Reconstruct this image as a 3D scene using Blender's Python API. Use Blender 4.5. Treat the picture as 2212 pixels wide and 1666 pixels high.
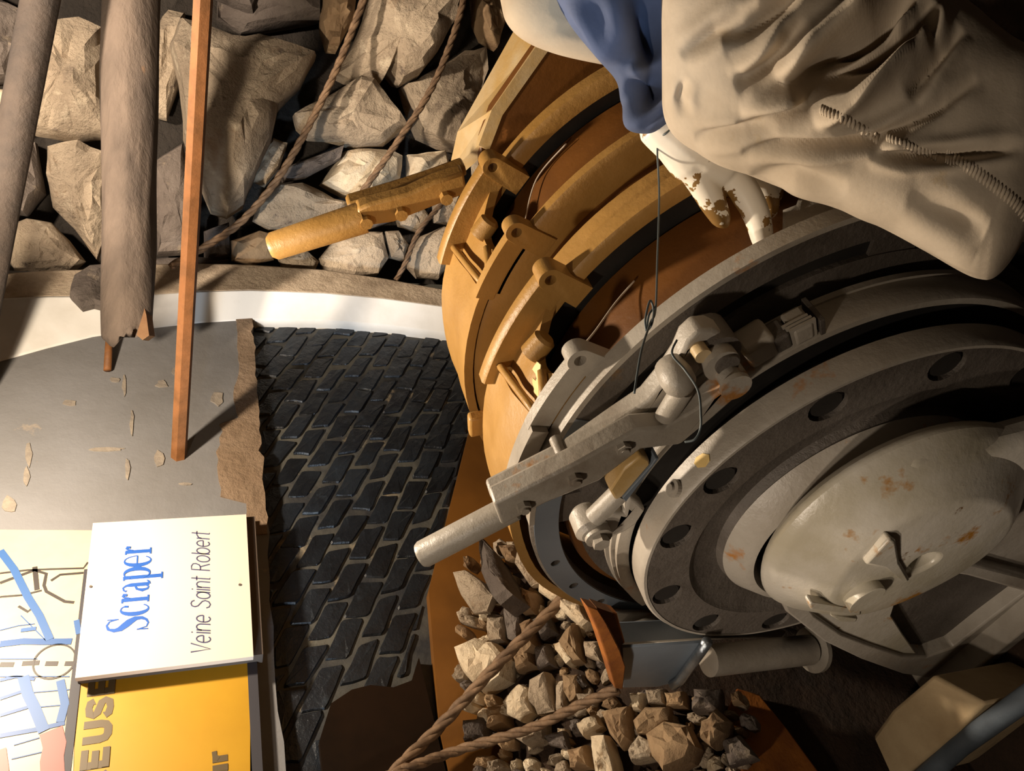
import bpy, bmesh, math, random
from mathutils import Vector, Matrix, noise
from mathutils.geometry import tessellate_polygon
V = Vector
for o in list(bpy.data.objects): bpy.data.objects.remove(o)
SC = bpy.context.scene
COL = SC.collection
PI = math.pi
# ------------------------------------------------------------------ camera
F_PX, PITCH, YAW, CAMZ = 1700.0, math.radians(21.66), math.radians(43.0), 1.28
CP, SP = math.cos(PITCH), math.sin(PITCH)
RT = V((math.sin(YAW), -math.cos(YAW), 0))
FH = V((math.cos(YAW), math.sin(YAW), 0))
FW = FH * CP + V((0, 0, -SP))
UP = FH * SP + V((0, 0, CP))
cam_d = bpy.data.cameras.new('camera'); cam = bpy.data.objects.new('camera', cam_d); COL.objects.link(cam)
cam_d.sensor_fit = 'HORIZONTAL'; cam_d.sensor_width = 36; cam_d.lens = F_PX / 2212 * 36
cam_d.clip_start = .02
CX, CY, CZ = -UP, RT, -FW          # the phone was held on its side
cam.matrix_world = Matrix(((CX.x, CY.x, CZ.x, 0), (CX.y, CY.y, CZ.y, 0), (CX.z, CY.z, CZ.z, CAMZ), (0, 0, 0, 1)))
SC.camera = cam
# ------------------------------------------------------------------ world, lamps, exposure
w = bpy.data.worlds.new('mine air'); SC.world = w; w.use_nodes = True
w.node_tree.nodes['Background'].inputs[0].default_value = (1.0, .82, .6, 1)
w.node_tree.nodes['Background'].inputs[1].default_value = .035
def lamp(name, loc, power, color, size, target=None, spot=None, blend=.4):
    d = bpy.data.lights.new(name, 'SPOT' if spot else 'POINT'); d.energy = power; d.color = color; d.shadow_soft_size = size
    o = bpy.data.objects.new(name, d); COL.objects.link(o); o.location = loc
    if spot:
        d.spot_size = math.radians(spot); d.spot_blend = blend
        o.rotation_euler = (V(target) - V(loc)).to_track_quat('-Z', 'Y').to_euler()
    return o
lamp('gallery_lamp', (.95, .90, 1.75), 62, (1, .83, .64), .03)
lamp('rock_fill', (1.2, .3, 2.15), 165, (1, .83, .66), .04, (2.35, .85, 1.15), 68, .5)  # unseen light added to brighten the rock face
lamp('front_fill', (-.35, .62, 1.85), 21, (1, .83, .65), .04)  # added fill light for the cloth and the winch front
lamp('hub_spotlight', (-.36, .96, 1.75), 30, (1, .84, .68), .03, (.42, .76, .52), 28, .7)
lamp('cool_side_spot', (-1.6, 1.0, 1.7), 260, (.62, .8, 1), .12, (1.95, 1.4, .95), 13, .5)
lamp('cool_side_spot', (-1.6, 1.0, 1.75), 170, (.62, .8, 1), .12, (.76, .24, 1.0), 7, .6)  # extra spot added to put a cool ridge on the sleeve
vs = SC.view_settings; vs.view_transform = 'Standard'; vs.look = 'None'; vs.exposure = .15; vs.gamma = 1; vs.use_curve_mapping = False
# ------------------------------------------------------------------ geometry helpers
CAM = V((0, 0, CAMZ))
def ray(x, y):
    return RT * ((1666 - y - 833) / F_PX) + FW + UP * ((1106 - x) / F_PX)
def T(x, y, t): return CAM + ray(x, y) * t
def A(x, y, X=None, Y=None, Z=None):
    r = ray(x, y)
    t = X / r.x if X is not None else Y / r.y if Y is not None else (Z - CAMZ) / r.z
    return CAM + r * t
def onplane(x, y, p0, n):
    r = ray(x, y); return CAM + r * ((p0 - CAM).dot(n) / r.dot(n))
def px(P):
    q = P - CAM; f = q.dot(FW)
    return 1106 - F_PX * q.dot(UP) / f, 833 - F_PX * q.dot(RT) / f
def hexc(h):
    def l(c): return c / 12.92 if c <= .04045 else ((c + .055) / 1.055) ** 2.4
    return tuple(l(int(h[i:i + 2], 16) / 255) for i in (0, 2, 4)) + (1,)
# ------------------------------------------------------------------ materials
def mat(name, c1, c2=None, ns=6.0, lo=.4, hi=.62, spots=(), rough=.6, metal=0, bump=(), vary=0, coat=0, stretch=None, rrange=0, spec=None):
    m = bpy.data.materials.new(name); m.use_nodes = True
    nt = m.node_tree; N = nt.nodes; L = nt.links; b = N['Principled BSDF']
    tc = N.new('ShaderNodeTexCoord'); co = tc.outputs['Object']
    if stretch:
        mp = N.new('ShaderNodeMapping'); mp.inputs['Scale'].default_value = stretch; L.new(co, mp.inputs[0]); co = mp.outputs[0]
    def nz(scale, detail=6, r=.6):
        n = N.new('ShaderNodeTexNoise'); n.inputs['Scale'].default_value = scale; n.inputs['Detail'].default_value = detail
        n.inputs['Roughness'].default_value = r; L.new(co, n.inputs['Vector']); return n.outputs[0]
    def step(src, a, z):
        r = N.new('ShaderNodeMapRange'); r.inputs[1].default_value = a; r.inputs[2].default_value = z; L.new(src, r.inputs[0]); return r.outputs[0]
    def mix(fac, a, bb):
        x = N.new('ShaderNodeMix'); x.data_type = 'RGBA'; L.new(fac, x.inputs[0])
        for s, v in ((6, a), (7, bb)):
            if hasattr(v, 'node'): L.new(v, x.inputs[s])
            else: x.inputs[s].default_value = v
        return x.outputs[2]
    cur = hexc(c1)
    base = nz(ns)
    if c2: cur = mix(step(base, lo, hi), cur, hexc(c2))
    for (c, sc, a, z) in spots: cur = mix(step(nz(sc, 5, .65), a, z), cur, hexc(c))
    if vary:
        oi = N.new('ShaderNodeObjectInfo'); hs = N.new('ShaderNodeHueSaturation')
        L.new(step(oi.outputs['Random'], 0, 1), hs.inputs['Value']) if False else None
        r = N.new('ShaderNodeMapRange'); r.inputs[3].default_value = 1 - vary; r.inputs[4].default_value = 1 + vary
        L.new(oi.outputs['Random'], r.inputs[0]); L.new(r.outputs[0], hs.inputs['Value'])
        if hasattr(cur, 'node'): L.new(cur, hs.inputs['Color'])
        else: hs.inputs['Color'].default_value = cur
        cur = hs.outputs[0]
    if hasattr(cur, 'node'): L.new(cur, b.inputs['Base Color'])
    else: b.inputs['Base Color'].default_value = cur
    b.inputs['Roughness'].default_value = rough; b.inputs['Metallic'].default_value = metal
    if spec is not None: b.inputs['Specular IOR Level'].default_value = spec
    if rrange:
        r = N.new('ShaderNodeMapRange'); r.inputs[3].default_value = rough - rrange; r.inputs[4].default_value = rough + rrange
        L.new(nz(ns * 3), r.inputs[0]); L.new(r.outputs[0], b.inputs['Roughness'])
    b.inputs['Coat Weight'].default_value = coat
    prev = None
    for (sc, st, di) in bump:
        bp = N.new('ShaderNodeBump'); bp.inputs['Strength'].default_value = st; bp.inputs['Distance'].default_value = di
        L.new(nz(sc, 8, .65), bp.inputs['Height'])
        if prev: L.new(prev, bp.inputs['Normal'])
        prev = bp.outputs[0]
    if prev: L.new(prev, b.inputs['Normal'])
    return m
M = {}
M['orange'] = mat('orange paint', 'B0884C', '9A7338', 7, .35, .7, [('6E4820', 5, .62, .78)], .42, bump=[(90, .25, .004), (14, .35, .006)], rrange=.12)
M['barrel'] = mat('brown orange paint', '744818', '603A14', 5, .35, .7, [('8E5C2C', 30, .66, .74)], .5, bump=[(25, .35, .004)])
M['grey'] = mat('grey machine paint', 'ACA59A', '989084', 6, .4, .6, [('A9743A', 9, .63, .7), ('6B5A48', 4, .6, .8)], .36, bump=[(110, .3, .003), (22, .35, .004)], rrange=.12)
M['greyrust'] = mat('grey paint over rust', 'C6C0B4', 'B0A894', 6, .4, .6, [('A5732A', 13, .6, .68), ('6A4A22', 22, .66, .72)], .27, bump=[(45, .3, .003), (14, .3, .004)])
M['darkgrey'] = mat('dark cast grey paint', '655E57', '4E4740', 6, .4, .6, [('7A5A30', 8, .68, .76)], .5, bump=[(120, .45, .004), (30, .4, .005)])
M['darkdrum'] = mat('dark iron and gap shade', '2B2825', '1D1B19', 6, .4, .6, (), .55, bump=[(60, .2, .003)])  # near-black iron; in the drum gaps the colour stands for shade
M['bluegrey'] = mat('blue grey paint', '77808A', '69727C', 4, .4, .6, (), .42, bump=[(60, .15, .002)])
M['ochrebit'] = mat('yellowed paint', 'CDB68E', 'C4A268', 10, .4, .6, (), .35, bump=[(50, .3, .003)])
M['peel'] = mat('pale peeled primer', 'F0D8A0', 'E2C27C', 20, .4, .6, (), .6)
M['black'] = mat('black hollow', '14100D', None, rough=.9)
M['rust'] = mat('rusty steel', 'A0601F', '7A4214', 12, .4, .65, [('C08A50', 60, .68, .75)], .75, bump=[(70, .5, .004)])
M['rustbar'] = mat('rusted round bar', '744820', '5C3812', 20, .4, .65, (), .7, bump=[(60, .4, .003)])
M['rope'] = mat('rusty wire rope', '80664C', '5F4934', 40, .4, .6, (), .75, bump=[(200, .5, .002)])
M['log'] = mat('weathered timber', '5E5146', '3E342C', 9, .4, .65, [('8A6440', 5, .62, .7)], .85, bump=[(30, .7, .01), (80, .5, .004)], stretch=(1, .12, 1))
M['logshade'] = mat('shaded timber', '40362E', '2E2722', 9, .4, .65, (), .85, bump=[(30, .7, .01)])  # darker timber copy; the pole's shade is in the colour
M['rawwood'] = mat('split raw timber', '7A5C3C', '6C4C30', 10, .4, .6, (), .85, bump=[(40, .5, .005)])
M['rock'] = mat('pale vein rock', 'BCAA92', '968570', 7, .35, .7, [('D2C2A8', 11, .58, .7), ('6A5C50', 16, .62, .72), ('8A6A48', 5, .62, .75)], .85, bump=[(9, .9, .035), (38, .9, .014), (130, .6, .004)], vary=.16)
M['rockdark'] = mat('dark grey rock', '6A6058', '554B44', 8, .4, .65, [('8A7C6A', 14, .6, .72)], .85, bump=[(16, .8, .02), (60, .6, .006)], vary=.15)
M['quartz'] = mat('white vein stone', 'D8C8AC', 'BFAA8C', 12, .4, .65, [('8C7456', 18, .64, .72)], .8, bump=[(30, .8, .012), (90, .5, .005)], vary=.1)
M['tan'] = mat('tan stone', '9C8262', '7E6448', 9, .4, .65, [('C9B08A', 14, .6, .72)], .85, bump=[(25, .7, .01), (90, .5, .004)], vary=.15)
M['dirt'] = mat('brown dirt', '4A3626', '33261B', 14, .35, .65, [('7A6248', 60, .66, .74)], .95, bump=[(40, 1, .02), (150, .7, .006)])
M['cement'] = mat('grey cement render', '747373', '696765', 3, .4, .65, [('9A8A76', 6, .66, .74)], .8, bump=[(9, .35, .012), (90, .2, .002)])
M['crust'] = mat('brown broken render', '75604A', '85705A', 9, .4, .65, (), .9, bump=[(30, .8, .012)])
M['chip'] = mat('pale chipped render', '8C8172', '7A7166', 30, .4, .6, (), .9, bump=[(60, .6, .006)])
M['coal'] = mat('glossy black coal paint', '1B2026', '12151A', 9, .4, .6, [('2A3138', 24, .62, .75)], .33, bump=[(26, .5, .01), (90, .25, .003)], vary=.25)
M['mortar'] = mat('grey mortar', '54524A', '242528', 4, .40, .58, [('8E8068', 9, .6, .7)], .8, bump=[(60, .5, .004)])
M['ochre'] = mat('ochre wall paint', '744A18', '5E3A10', 4, .4, .7, (), .5, bump=[(20, .15, .003)])
M['shadeochre'] = mat('brown wall paint with shade', '1E1208', '120B05', 6, .4, .7, (), .9, bump=[(20, .15, .003)], spec=.08)  # darker copy of the ochre, with the wall's shade in the colour
M['white'] = mat('white limewash', 'CFCCC6', 'C2BEB6', 6, .45, .65, (), .55, bump=[(40, .15, .002)])
M['plaster'] = mat('rough beige plaster', 'B9A790', 'A08E78', 16, .4, .6, (), .9, bump=[(60, .8, .008), (12, .3, .008)])
M['cloth'] = mat('beige work cloth', 'C4B6A2', 'B0A18C', 9, .4, .65, [('948A7C', 4, .6, .75), ('B49E7C', 16, .66, .76)], .9, bump=[(120, .25, .002)])
M['cloth2'] = mat('pale beige cloth', 'B8A68C', 'A5927A', 8, .4, .65, (), .9, bump=[(120, .2, .002)])
M['blue'] = mat('faded blue cotton', '545F7C', '465068', 8, .4, .65, (), .9, bump=[(120, .2, .002)])
M['hand'] = mat('peeling white hand paint', 'FAF2E2', None, spots=[('8C6A38', 15, .50, .51)], rough=.45, bump=[(60, .1, .002)])
M['wire'] = mat('thin dark wire', '5A6264', None, rough=.5, metal=.3)
M['palewire'] = mat('pale thread', 'C9BBAA', None, rough=.7)
M['steel'] = mat('bright weld steel', 'B4BCC4', '8C949C', 30, .4, .6, (), .25, metal=.85, bump=[(80, .5, .003)])
M['sign'] = mat('white sign board', 'D0C0AE', None, rough=.45)
M['signedge'] = mat('brown sign backing', '54473C', None, rough=.8)
M['inkblue'] = mat('blue print', '20509C', None, rough=.5)
M['inkgrey'] = mat('grey print', '40405E', None, rough=.5)
M['yellow'] = mat('yellow poster print', 'AC800A', 'A47806', 6, .4, .65, (), .5)
M['inkblack'] = mat('dark poster print', '54452A', None, rough=.5)
M['frameblack'] = mat('dark poster border', '2E2C30', None, rough=.6)
M['cream'] = mat('cream poster print', 'BCA888', 'B29A76', 4, .4, .65, (), .5)
M['pblue'] = mat('pale blue poster print', '2C5080', None, rough=.5)
M['pdeep'] = mat('blue poster line', '1F4678', None, rough=.5)
M['pbrown'] = mat('brown poster line', '302A26', None, rough=.5)
M['pred'] = mat('pink poster print', '9C4C42', None, rough=.5)
M['concrete'] = mat('beige concrete', 'BCA682', 'A68F6C', 8, .4, .65, (), .9, bump=[(70, .4, .004)])
M['pipe'] = mat('blue grey pipe', '5C6670', '464E56', 8, .4, .6, (), .5, bump=[(60, .3, .003)])
M['minerock'] = mat('dark mine rock', '3A332C', '2A2520', 4, .4, .65, (), .95, bump=[(6, .8, .06), (30, .6, .02)])
# ------------------------------------------------------------------ object helpers
def link(name, me, parent):
    o = bpy.data.objects.new(name, me); COL.objects.link(o)
    if parent:
        o.parent = parent
        if parent.get('root'): o.matrix_parent_inverse = Matrix.Translation(-V(parent['root']))
    return o
def mesh(name, vs, fs, m, parent=None, smooth=False, bevel=0, kind=None, label=None):
    me = bpy.data.meshes.new(name); me.from_pydata([tuple(v) for v in vs], [], fs)
    bm = bmesh.new(); bm.from_mesh(me); bmesh.ops.recalc_face_normals(bm, faces=bm.faces); bm.to_mesh(me); bm.free()
    me.materials.append(M[m])
    if smooth: me.polygons.foreach_set('use_smooth', [True] * len(me.polygons))
    o = link(name, me, parent)
    if bevel:
        b = o.modifiers.new('bevel', 'BEVEL'); b.width = bevel; b.segments = 2; b.limit_method = 'ANGLE'; b.angle_limit = math.radians(40)
    if smooth == 'auto' or bevel:
        me.polygons.foreach_set('use_smooth', [True] * len(me.polygons))
        me.set_sharp_from_angle(angle=math.radians(38)) if hasattr(me, 'set_sharp_from_angle') else None
    if kind: o['kind'] = kind
    if label: o['label'] = label
    return o
def thing(name, label, cat, loc, group=None):
    o = bpy.data.objects.new(name, None); COL.objects.link(o); o.location = loc; o.empty_display_size = .05
    o['label'] = label; o['category'] = cat; o['root'] = list(loc)
    if group: o['group'] = group
    return o
def tag(o, label, cat, group=None):
    o['label'] = label; o['category'] = cat
    if group: o['group'] = group
    return o
def prism(poly, ext):
    """closed outline of 3D points pushed along ext"""
    n = len(poly); ext = V(ext)
    vs = [V(p) for p in poly] + [V(p) + ext for p in poly]
    fs = [list(t) for t in tessellate_polygon([[V(p) for p in poly]])]
    fs += [[i + n for i in reversed(t)] for t in fs[:]]
    fs += [[i, (i + 1) % n, n + (i + 1) % n, n + i] for i in range(n)]
    return vs, fs
def tube(path, rad, n=10, cap=True):
    path = [V(p) for p in path]; k = len(path)
    rads = rad if isinstance(rad, (list, tuple)) else [rad] * k
    vs, fs = [], []; up = None
    for i, p in enumerate(path):
        d = (path[min(i + 1, k - 1)] - path[max(i - 1, 0)]).normalized()
        if up is None: up = d.orthogonal().normalized()
        up = (up - d * up.dot(d)).normalized(); s = d.cross(up)
        for j in range(n):
            a = 2 * PI * j / n; vs.append(p + (up * math.cos(a) + s * math.sin(a)) * rads[i])
    for i in range(k - 1):
        for j in range(n):
            fs.append([i * n + j, i * n + (j + 1) % n, (i + 1) * n + (j + 1) % n, (i + 1) * n + j])
    if cap: fs += [list(range(n))[::-1], list(range((k - 1) * n, k * n))]
    return vs, fs
def spline(pts, m=6):
    P = [V(p) for p in pts]; out = []
    for i in range(len(P) - 1):
        a, b, c, d = P[max(i - 1, 0)], P[i], P[i + 1], P[min(i + 2, len(P) - 1)]
        for j in range(m):
            t = j / m
            out.append(.5 * ((2 * b) + (c - a) * t + (2 * a - 5 * b + 4 * c - d) * t * t + (3 * b - a - 3 * c + d) * t ** 3))
    return out + [P[-1]]
def box(c, ax, ay, az):
    c, ax, ay, az = V(c), V(ax), V(ay), V(az)
    vs = [c + ax * i + ay * j + az * k for i in (-1, 1) for j in (-1, 1) for k in (-1, 1)]
    return vs, [[0, 1, 3, 2], [4, 6, 7, 5], [0, 4, 5, 1], [2, 3, 7, 6], [0, 2, 6, 4], [1, 5, 7, 3]]
def merge(*parts):
    vs, fs = [], []
    for v, f in parts:
        k = len(vs); vs += list(v); fs += [[i + k for i in q] for q in f]
    return vs, fs
# winch axis: parallel to the wall (world X)
X0, YC, ZC = .478, .684, .462
def W(s, a, r):
    a = math.radians(a); return V((X0 + s, YC + r * math.cos(a), ZC + r * math.sin(a)))
def sweep(prof, a0=0, a1=360, n=96):
    full = abs(a1 - a0) >= 359.9; k = len(prof); cnt = n if full else n + 1
    vs = [W(s, a0 + (a1 - a0) * i / n, r) for i in range(cnt) for (s, r) in prof]
    fs = []
    for i in range(n):
        i2 = (i + 1) % cnt
        for j in range(k):
            fs.append([i * k + j, i * k + (j + 1) % k, i2 * k + (j + 1) % k, i2 * k + j])
    if not full:
        for base in (0, n * k):
            fs += [[base + q for q in t] for t in tessellate_polygon([[V((p[0], p[1], 0)) for p in prof]])]
    return vs, fs
def rect(s0, s1, r0, r1): return [(s0, r0), (s0, r1), (s1, r1), (s1, r0)]
def rod(p, q, r, n=20): return tube([p, q], r, n)
def cut(o, cutter):
    """real holes: subtract a closed shape and bake the result"""
    me = bpy.data.meshes.new('cut'); me.from_pydata([tuple(v) for v in cutter[0]], [], cutter[1])
    bm = bmesh.new(); bm.from_mesh(me); bmesh.ops.recalc_face_normals(bm, faces=bm.faces); bm.to_mesh(me); bm.free()
    c = bpy.data.objects.new('cut', me); COL.objects.link(c)
    pm = o.parent; inv = o.matrix_parent_inverse.copy(); o.parent = None; o.matrix_parent_inverse = Matrix()
    md = o.modifiers.new('b', 'BOOLEAN'); md.object = c; md.operation = 'DIFFERENCE'; md.solver = 'EXACT'
    bevs = [m for m in o.modifiers if m.type == 'BEVEL']
    for b in bevs: b.show_viewport = False
    dg = bpy.context.evaluated_depsgraph_get(); dg.update()
    nm = bpy.data.meshes.new_from_object(o.evaluated_get(dg)); o.modifiers.remove(md); old = o.data; o.data = nm; nm.name = old.name
    for b in bevs: b.show_viewport = True
    bpy.data.objects.remove(c); o.parent = pm; o.matrix_parent_inverse = inv
def rock(outline, n, depth, seed, name, m, parent, back=.4, jag=.12, label=None, tl=.28):
    """broken stone: outline ring, bulging faceted front and a real back"""
    rnd = random.Random(seed); P = [V(p) for p in outline]; c = sum(P, V()) / len(P); n = V(n).normalized()
    pts = []
    per = sum((P[i] - P[i - 1]).length for i in range(len(P))); want = max(14, min(34, int(per / .035)))
    for i in range(len(P)):
        a, b = P[i], P[(i + 1) % len(P)]; k = max(1, round((b - a).length / per * want))
        for j in range(k):
            q = a.lerp(b, j / k)
            if j: q += (c - q) * rnd.uniform(-.03, .05) * jag * 8 * .5
            pts.append(q)
    N_ = len(pts); size = per / 4
    rings = [(.82, -depth * back - .02), (1.0, -depth * .15), (.98, depth * .2), (.92, depth * .52), (.76, depth * .72), (.54, depth * .84), (.28, depth * .9)]
    vs, fs = [], []
    tilt = V((rnd.uniform(-1, 1), rnd.uniform(-1, 1), rnd.uniform(-1, 1))) * tl
    for ri, (f, h) in enumerate(rings):
        for q in pts:
            p = c + (q - c) * f
            nn = noise.noise(p * (2.2 / size) + V((seed * 3.1, 0, 0))) * depth * .30 + noise.noise(p * (6 / size) + V((0, seed * 1.7, 0))) * depth * .2
            hh = h + (nn if ri >= 2 else nn * .25) + (tilt.dot(p - c) if ri >= 3 else 0)
            vs.append(p + n * hh)
    vs.append(c + n * depth * .92)
    for ri in range(len(rings) - 1):
        for j in range(N_):
            a, b = ri * N_ + j, ri * N_ + (j + 1) % N_
            if (j + ri) % 2: fs += [[a, b, b + N_], [a, b + N_, a + N_]]
            else: fs += [[a, b, a + N_], [b, b + N_, a + N_]]
    l = (len(rings) - 1) * N_
    fs += [[l + j, l + (j + 1) % N_, len(vs) - 1] for j in range(N_)]
    fs.append(list(range(N_))[::-1])
    o = mesh(name, vs, fs, m, parent, label=label)
    o.data.polygons.foreach_set('use_smooth', [True] * len(o.data.polygons)); o.data.set_sharp_from_angle(angle=math.radians(26))
    return o
# ================================================================== SETTING
WY = 1.45
def struct(name, vs, fs, m, label, **k):
    o = mesh(name, vs, fs, m, None, **k); o['kind'] = 'structure'; o['label'] = label; return o
struct('floor', *box((1, 0, -.05), (3.2, 0, 0), (0, 2.6, 0), (0, 0, .05)), 'dirt', 'dark dirt floor of the mine gallery')
struct('ceiling', *box((1, 0, 2.75), (3.2, 0, 0), (0, 2.6, 0), (0, 0, .05)), 'minerock', 'dark rock roof of the gallery')
wall = struct('wall_left', *box((-.05, WY + .122, 1.35), (2.12, 0, 0), (0, .1, 0), (0, 0, 1.35)), 'mortar', 'left wall with grey render above a painted black coal seam')
# grey cement render above the coal (ragged lower edge)
rnd = random.Random(4)
low = []
for (x, y) in [(2212, 3600), (1900, 1666 + 800)]: pass
for i in range(64):
    x = 1.99 - i * (1.99 + 1.6) / 63
    z = 1.146 + .006 * noise.noise(V((x * 18, 0, 3))) + .008 * noise.noise(V((x * 6, 1, 3)))
    low.append(V((x, WY - .012, z)))
mesh('render_panel', *prism([V((-1.6, WY - .012, 2.7)), V((1.99, WY - .012, 2.7))] + low, (0, .07, 0)), 'cement', wall, label='grey cement render')
cs = random.Random(8)
for (x, y, w_, h_) in [(22, 1090, 20, 22), (62, 980, 10, 26), (56, 1030, 8, 20), (225, 970, 52, 4), (268, 830, 5, 26), (285, 910, 5, 30), (275, 1010, 6, 26), (248, 820, 14, 6), (350, 830, 16, 8), (345, 990, 12, 18), (400, 1045, 14, 3), (470, 860, 14, 16), (150, 870, 16, 6), (380, 800, 10, 10)]:
    ol = [A(x + w_ * math.cos(2 * PI * k / 9) * cs.uniform(.55, 1.2), y + h_ * math.sin(2 * PI * k / 9) * cs.uniform(.55, 1.2), Y=WY - .0145) for k in range(9)]
    mesh('render_chip', *prism(ol, (0, .006, 0)), 'chip', wall)
# broken brown crust along its lower edge
cr = []
for i in range(40):
    x = 1.93 - i * .022; cr.append(V((x, WY - .016, 1.150 + .012 * noise.noise(V((x * 30, 5, 0))) - .006)))
cr2 = []
for i in range(40):
    x = 1.93 - (39 - i) * .022; wd = .035 + .06 * max(0, noise.noise(V((x * 5, 2, 0)))) + .012 * noise.noise(V((x * 30, 9, 0)))
    if 1.18 < x < 1.42: wd += .05
    cr2.append(V((x, WY - .016, 1.150 + wd)))
mesh('render_crust', *prism(cr + cr2, (0, .02, 0)), 'crust', wall, label='brown broken edge of the render')
# ochre paint below the seam
def zdip(x): return .571 + (1.467 - x) * .44
och = [V((1.99, WY - .004, zdip(1.99))), V((1.99, WY - .004, 0)), V((-1.6, WY - .004, 0)), V((-1.6, WY - .004, .93)), V((.42, WY - .004, .955))]
for (x, y) in [(960, 1666), (980, 1600), (900, 1570), (800, 1500), (740, 1482), (690, 1520), (655, 1666)]: pass
hump = [A(x, y, Y=WY - .004) for (x, y) in [(700, 1700), (690, 1600), (715, 1520), (760, 1490), (800, 1480), (850, 1485), (890, 1470), (905, 1420)]]
mesh('ochre_band', *prism([V((1.99, WY - .004, zdip(1.99))), V((1.99, WY - .004, 0)), V((-1.6, WY - .004, 0)), V((-1.6, WY - .004, .86)), V((.6, WY - .004, .86)), V((.9, WY - .004, zdip(.9)))], (0, .05, 0)), 'ochre', wall, label='ochre painted lower wall')
mesh('brown_patch', *prism(hump + [V((.35, WY - .004, .86)), V((.2, WY - .004, 1.1))], (0, .03, 0)), 'shadeochre', wall, label='brown patch painted over the coal, with shade in its colour')
# coal blocks, each laid in dipping courses
bw, bh, dip = .106, .055, math.radians(-29.7)
e1 = V((math.cos(dip), 0, math.sin(dip)))
def clip(poly, p, n):
    out = []
    for i in range(len(poly)):
        a, b = poly[i - 1], poly[i]; da, db = (a - p).dot(n), (b - p).dot(n)
        if da >= 0: out.append(a)
        if (da < 0) != (db < 0): out.append(a.lerp(b, da / (da - db)))
    return out
def inpoly(p, poly):
    c = False
    for i in range(len(poly)):
        a, b = poly[i - 1], poly[i]
        if (a.z > p.z) != (b.z > p.z) and p.x < (b.x - a.x) * (p.z - a.z) / (b.z - a.z) + a.x: c = not c
    return c
humpflat = hump + [V((.3, 0, .5))]
ncoal = 0
dn = V((.44, 0, 1)).normalized()
for j in range(-16, 44):
    for i in range(-16, 22):
        rn = random.Random(i * 997 + j * 31 + 5)
        o0 = V((1.1, WY, .55)) + e1 * (bw * (i + .5 * (j % 2) + rn.uniform(-.06, .06))) + V((0, 0, bh * j))
        wdt = bw * rn.uniform(.95, 1.0) - .004; g = .005 + rn.uniform(0, .002)
        q = [o0, o0 + e1 * wdt, o0 + e1 * wdt + V((0, 0, bh - g)), o0 + V((0, 0, bh - g))]
        q = [p + V((rn.uniform(-.005, .005), 0, rn.uniform(-.004, .004))) for p in q]
        q = clip(q, V((0, WY, 1.147)), V((0, 0, -1)))
        q = clip(q, V((1.467, WY, .571 + .004)), dn) if q else q
        q = clip(q, V((1.97, WY, 0)), V((-1, 0, 0))) if len(q) > 2 else q
        q = clip(q, V((.12, WY, 0)), V((1, 0, 0))) if len(q) > 2 else q
        if len(q) < 3: continue
        c = sum(q, V()) / len(q)
        if inpoly(c, humpflat) or ncoal >= 300: continue
        if max((p - c).length for p in q) < .018: continue
        # rounded, chipped outline
        ol = []
        for k in range(len(q)):
            a, b = q[k], q[(k + 1) % len(q)]
            for f in (.08, .5, .92):
                p = a.lerp(b, f); ol.append(p + (c - p).normalized() * rn.uniform(0, .004))
        nn = len(ol); front = WY + .022 - rn.uniform(.003, .007)
        vs = [V((p.x, WY + .045, p.z)) for p in ol] + [V((p.x, front + .004, p.z)) for p in ol] + [c + (p - c) * .93 + V((0, front - WY + rn.uniform(-.0008, .0008), 0)) for p in ol]
        vs.append(V((c.x, front - .0008, c.z)))
        fs = [[r * nn + k, r * nn + (k + 1) % nn, (r + 1) * nn + (k + 1) % nn, (r + 1) * nn + k] for r in (0, 1) for k in range(nn)]
        fs += [[2 * nn + k, 2 * nn + (k + 1) % nn, 3 * nn] for k in range(nn)]
        mesh('coal_block', vs, fs, 'coal', wall); ncoal += 1
# limewashed rib at the end of the wall: white return and rough plaster front
def rib(pts_l, pts_m, pts_r):
    vs, fs = [], []
    for (l, m_, r) in zip(pts_l, pts_m, pts_r): vs += [l, m_, r]
    return vs
L_ = [(-260, 900), (0, 780), (100, 752), (200, 727), (330, 708), (430, 697), (540, 690), (700, 692), (830, 702), (970, 720), (1060, 740)]
M_ = [(-260, 700), (0, 645), (100, 640), (200, 640), (330, 637), (430, 630), (540, 627), (700, 633), (830, 645), (970, 664), (1060, 680)]
R_ = [(-260, 590), (0, 592), (100, 585), (200, 582), (330, 571), (430, 570), (540, 572), (700, 583), (830, 602), (970, 628), (1060, 648)]
RY = WY - .07
def ribmesh(edge0, edge1, y0, y1, name, m):
    a = [A(*p, Y=y0) for p in edge0]; b = [A(*p, Y=y1) for p in edge1]
    vs, fs = [], []; K = 6
    for i in range(len(a)):
        for k in range(K + 1): vs.append(a[i].lerp(b[i], k / K))
    n = len(vs); vs += [v + V((.01, .09, 0)) for v in vs]
    w_ = K + 1
    for i in range(len(a) - 1):
        for k in range(K):
            q = [i * w_ + k, i * w_ + k + 1, (i + 1) * w_ + k + 1, (i + 1) * w_ + k]; fs += [q, [z + n for z in reversed(q)]]
        for k in (0, K): fs.append([i * w_ + k, (i + 1) * w_ + k, (i + 1) * w_ + k + n, i * w_ + k + n])
    for i in (0, len(a) - 1):
        for k in range(K): fs.append([i * w_ + k, i * w_ + k + 1, i * w_ + k + 1 + n, i * w_ + k + n])
    o = mesh(name, vs, fs, m, trim, smooth=True)
    s = o.modifiers.new('s', 'SUBSURF'); s.levels = s.render_levels = 2; s.subdivision_type = 'SIMPLE'
    return o
trim = bpy.data.objects.new('trim_1', None); COL.objects.link(trim); trim.location = (1.98, WY, 0); trim['root'] = [1.98, WY, 0]
trim['kind'] = 'structure'; trim['label'] = 'curved plaster rib with a limewashed white edge at the end of the coal wall'
ribmesh(L_, M_, WY - .014, RY, 'white_edge', 'white')
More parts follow.
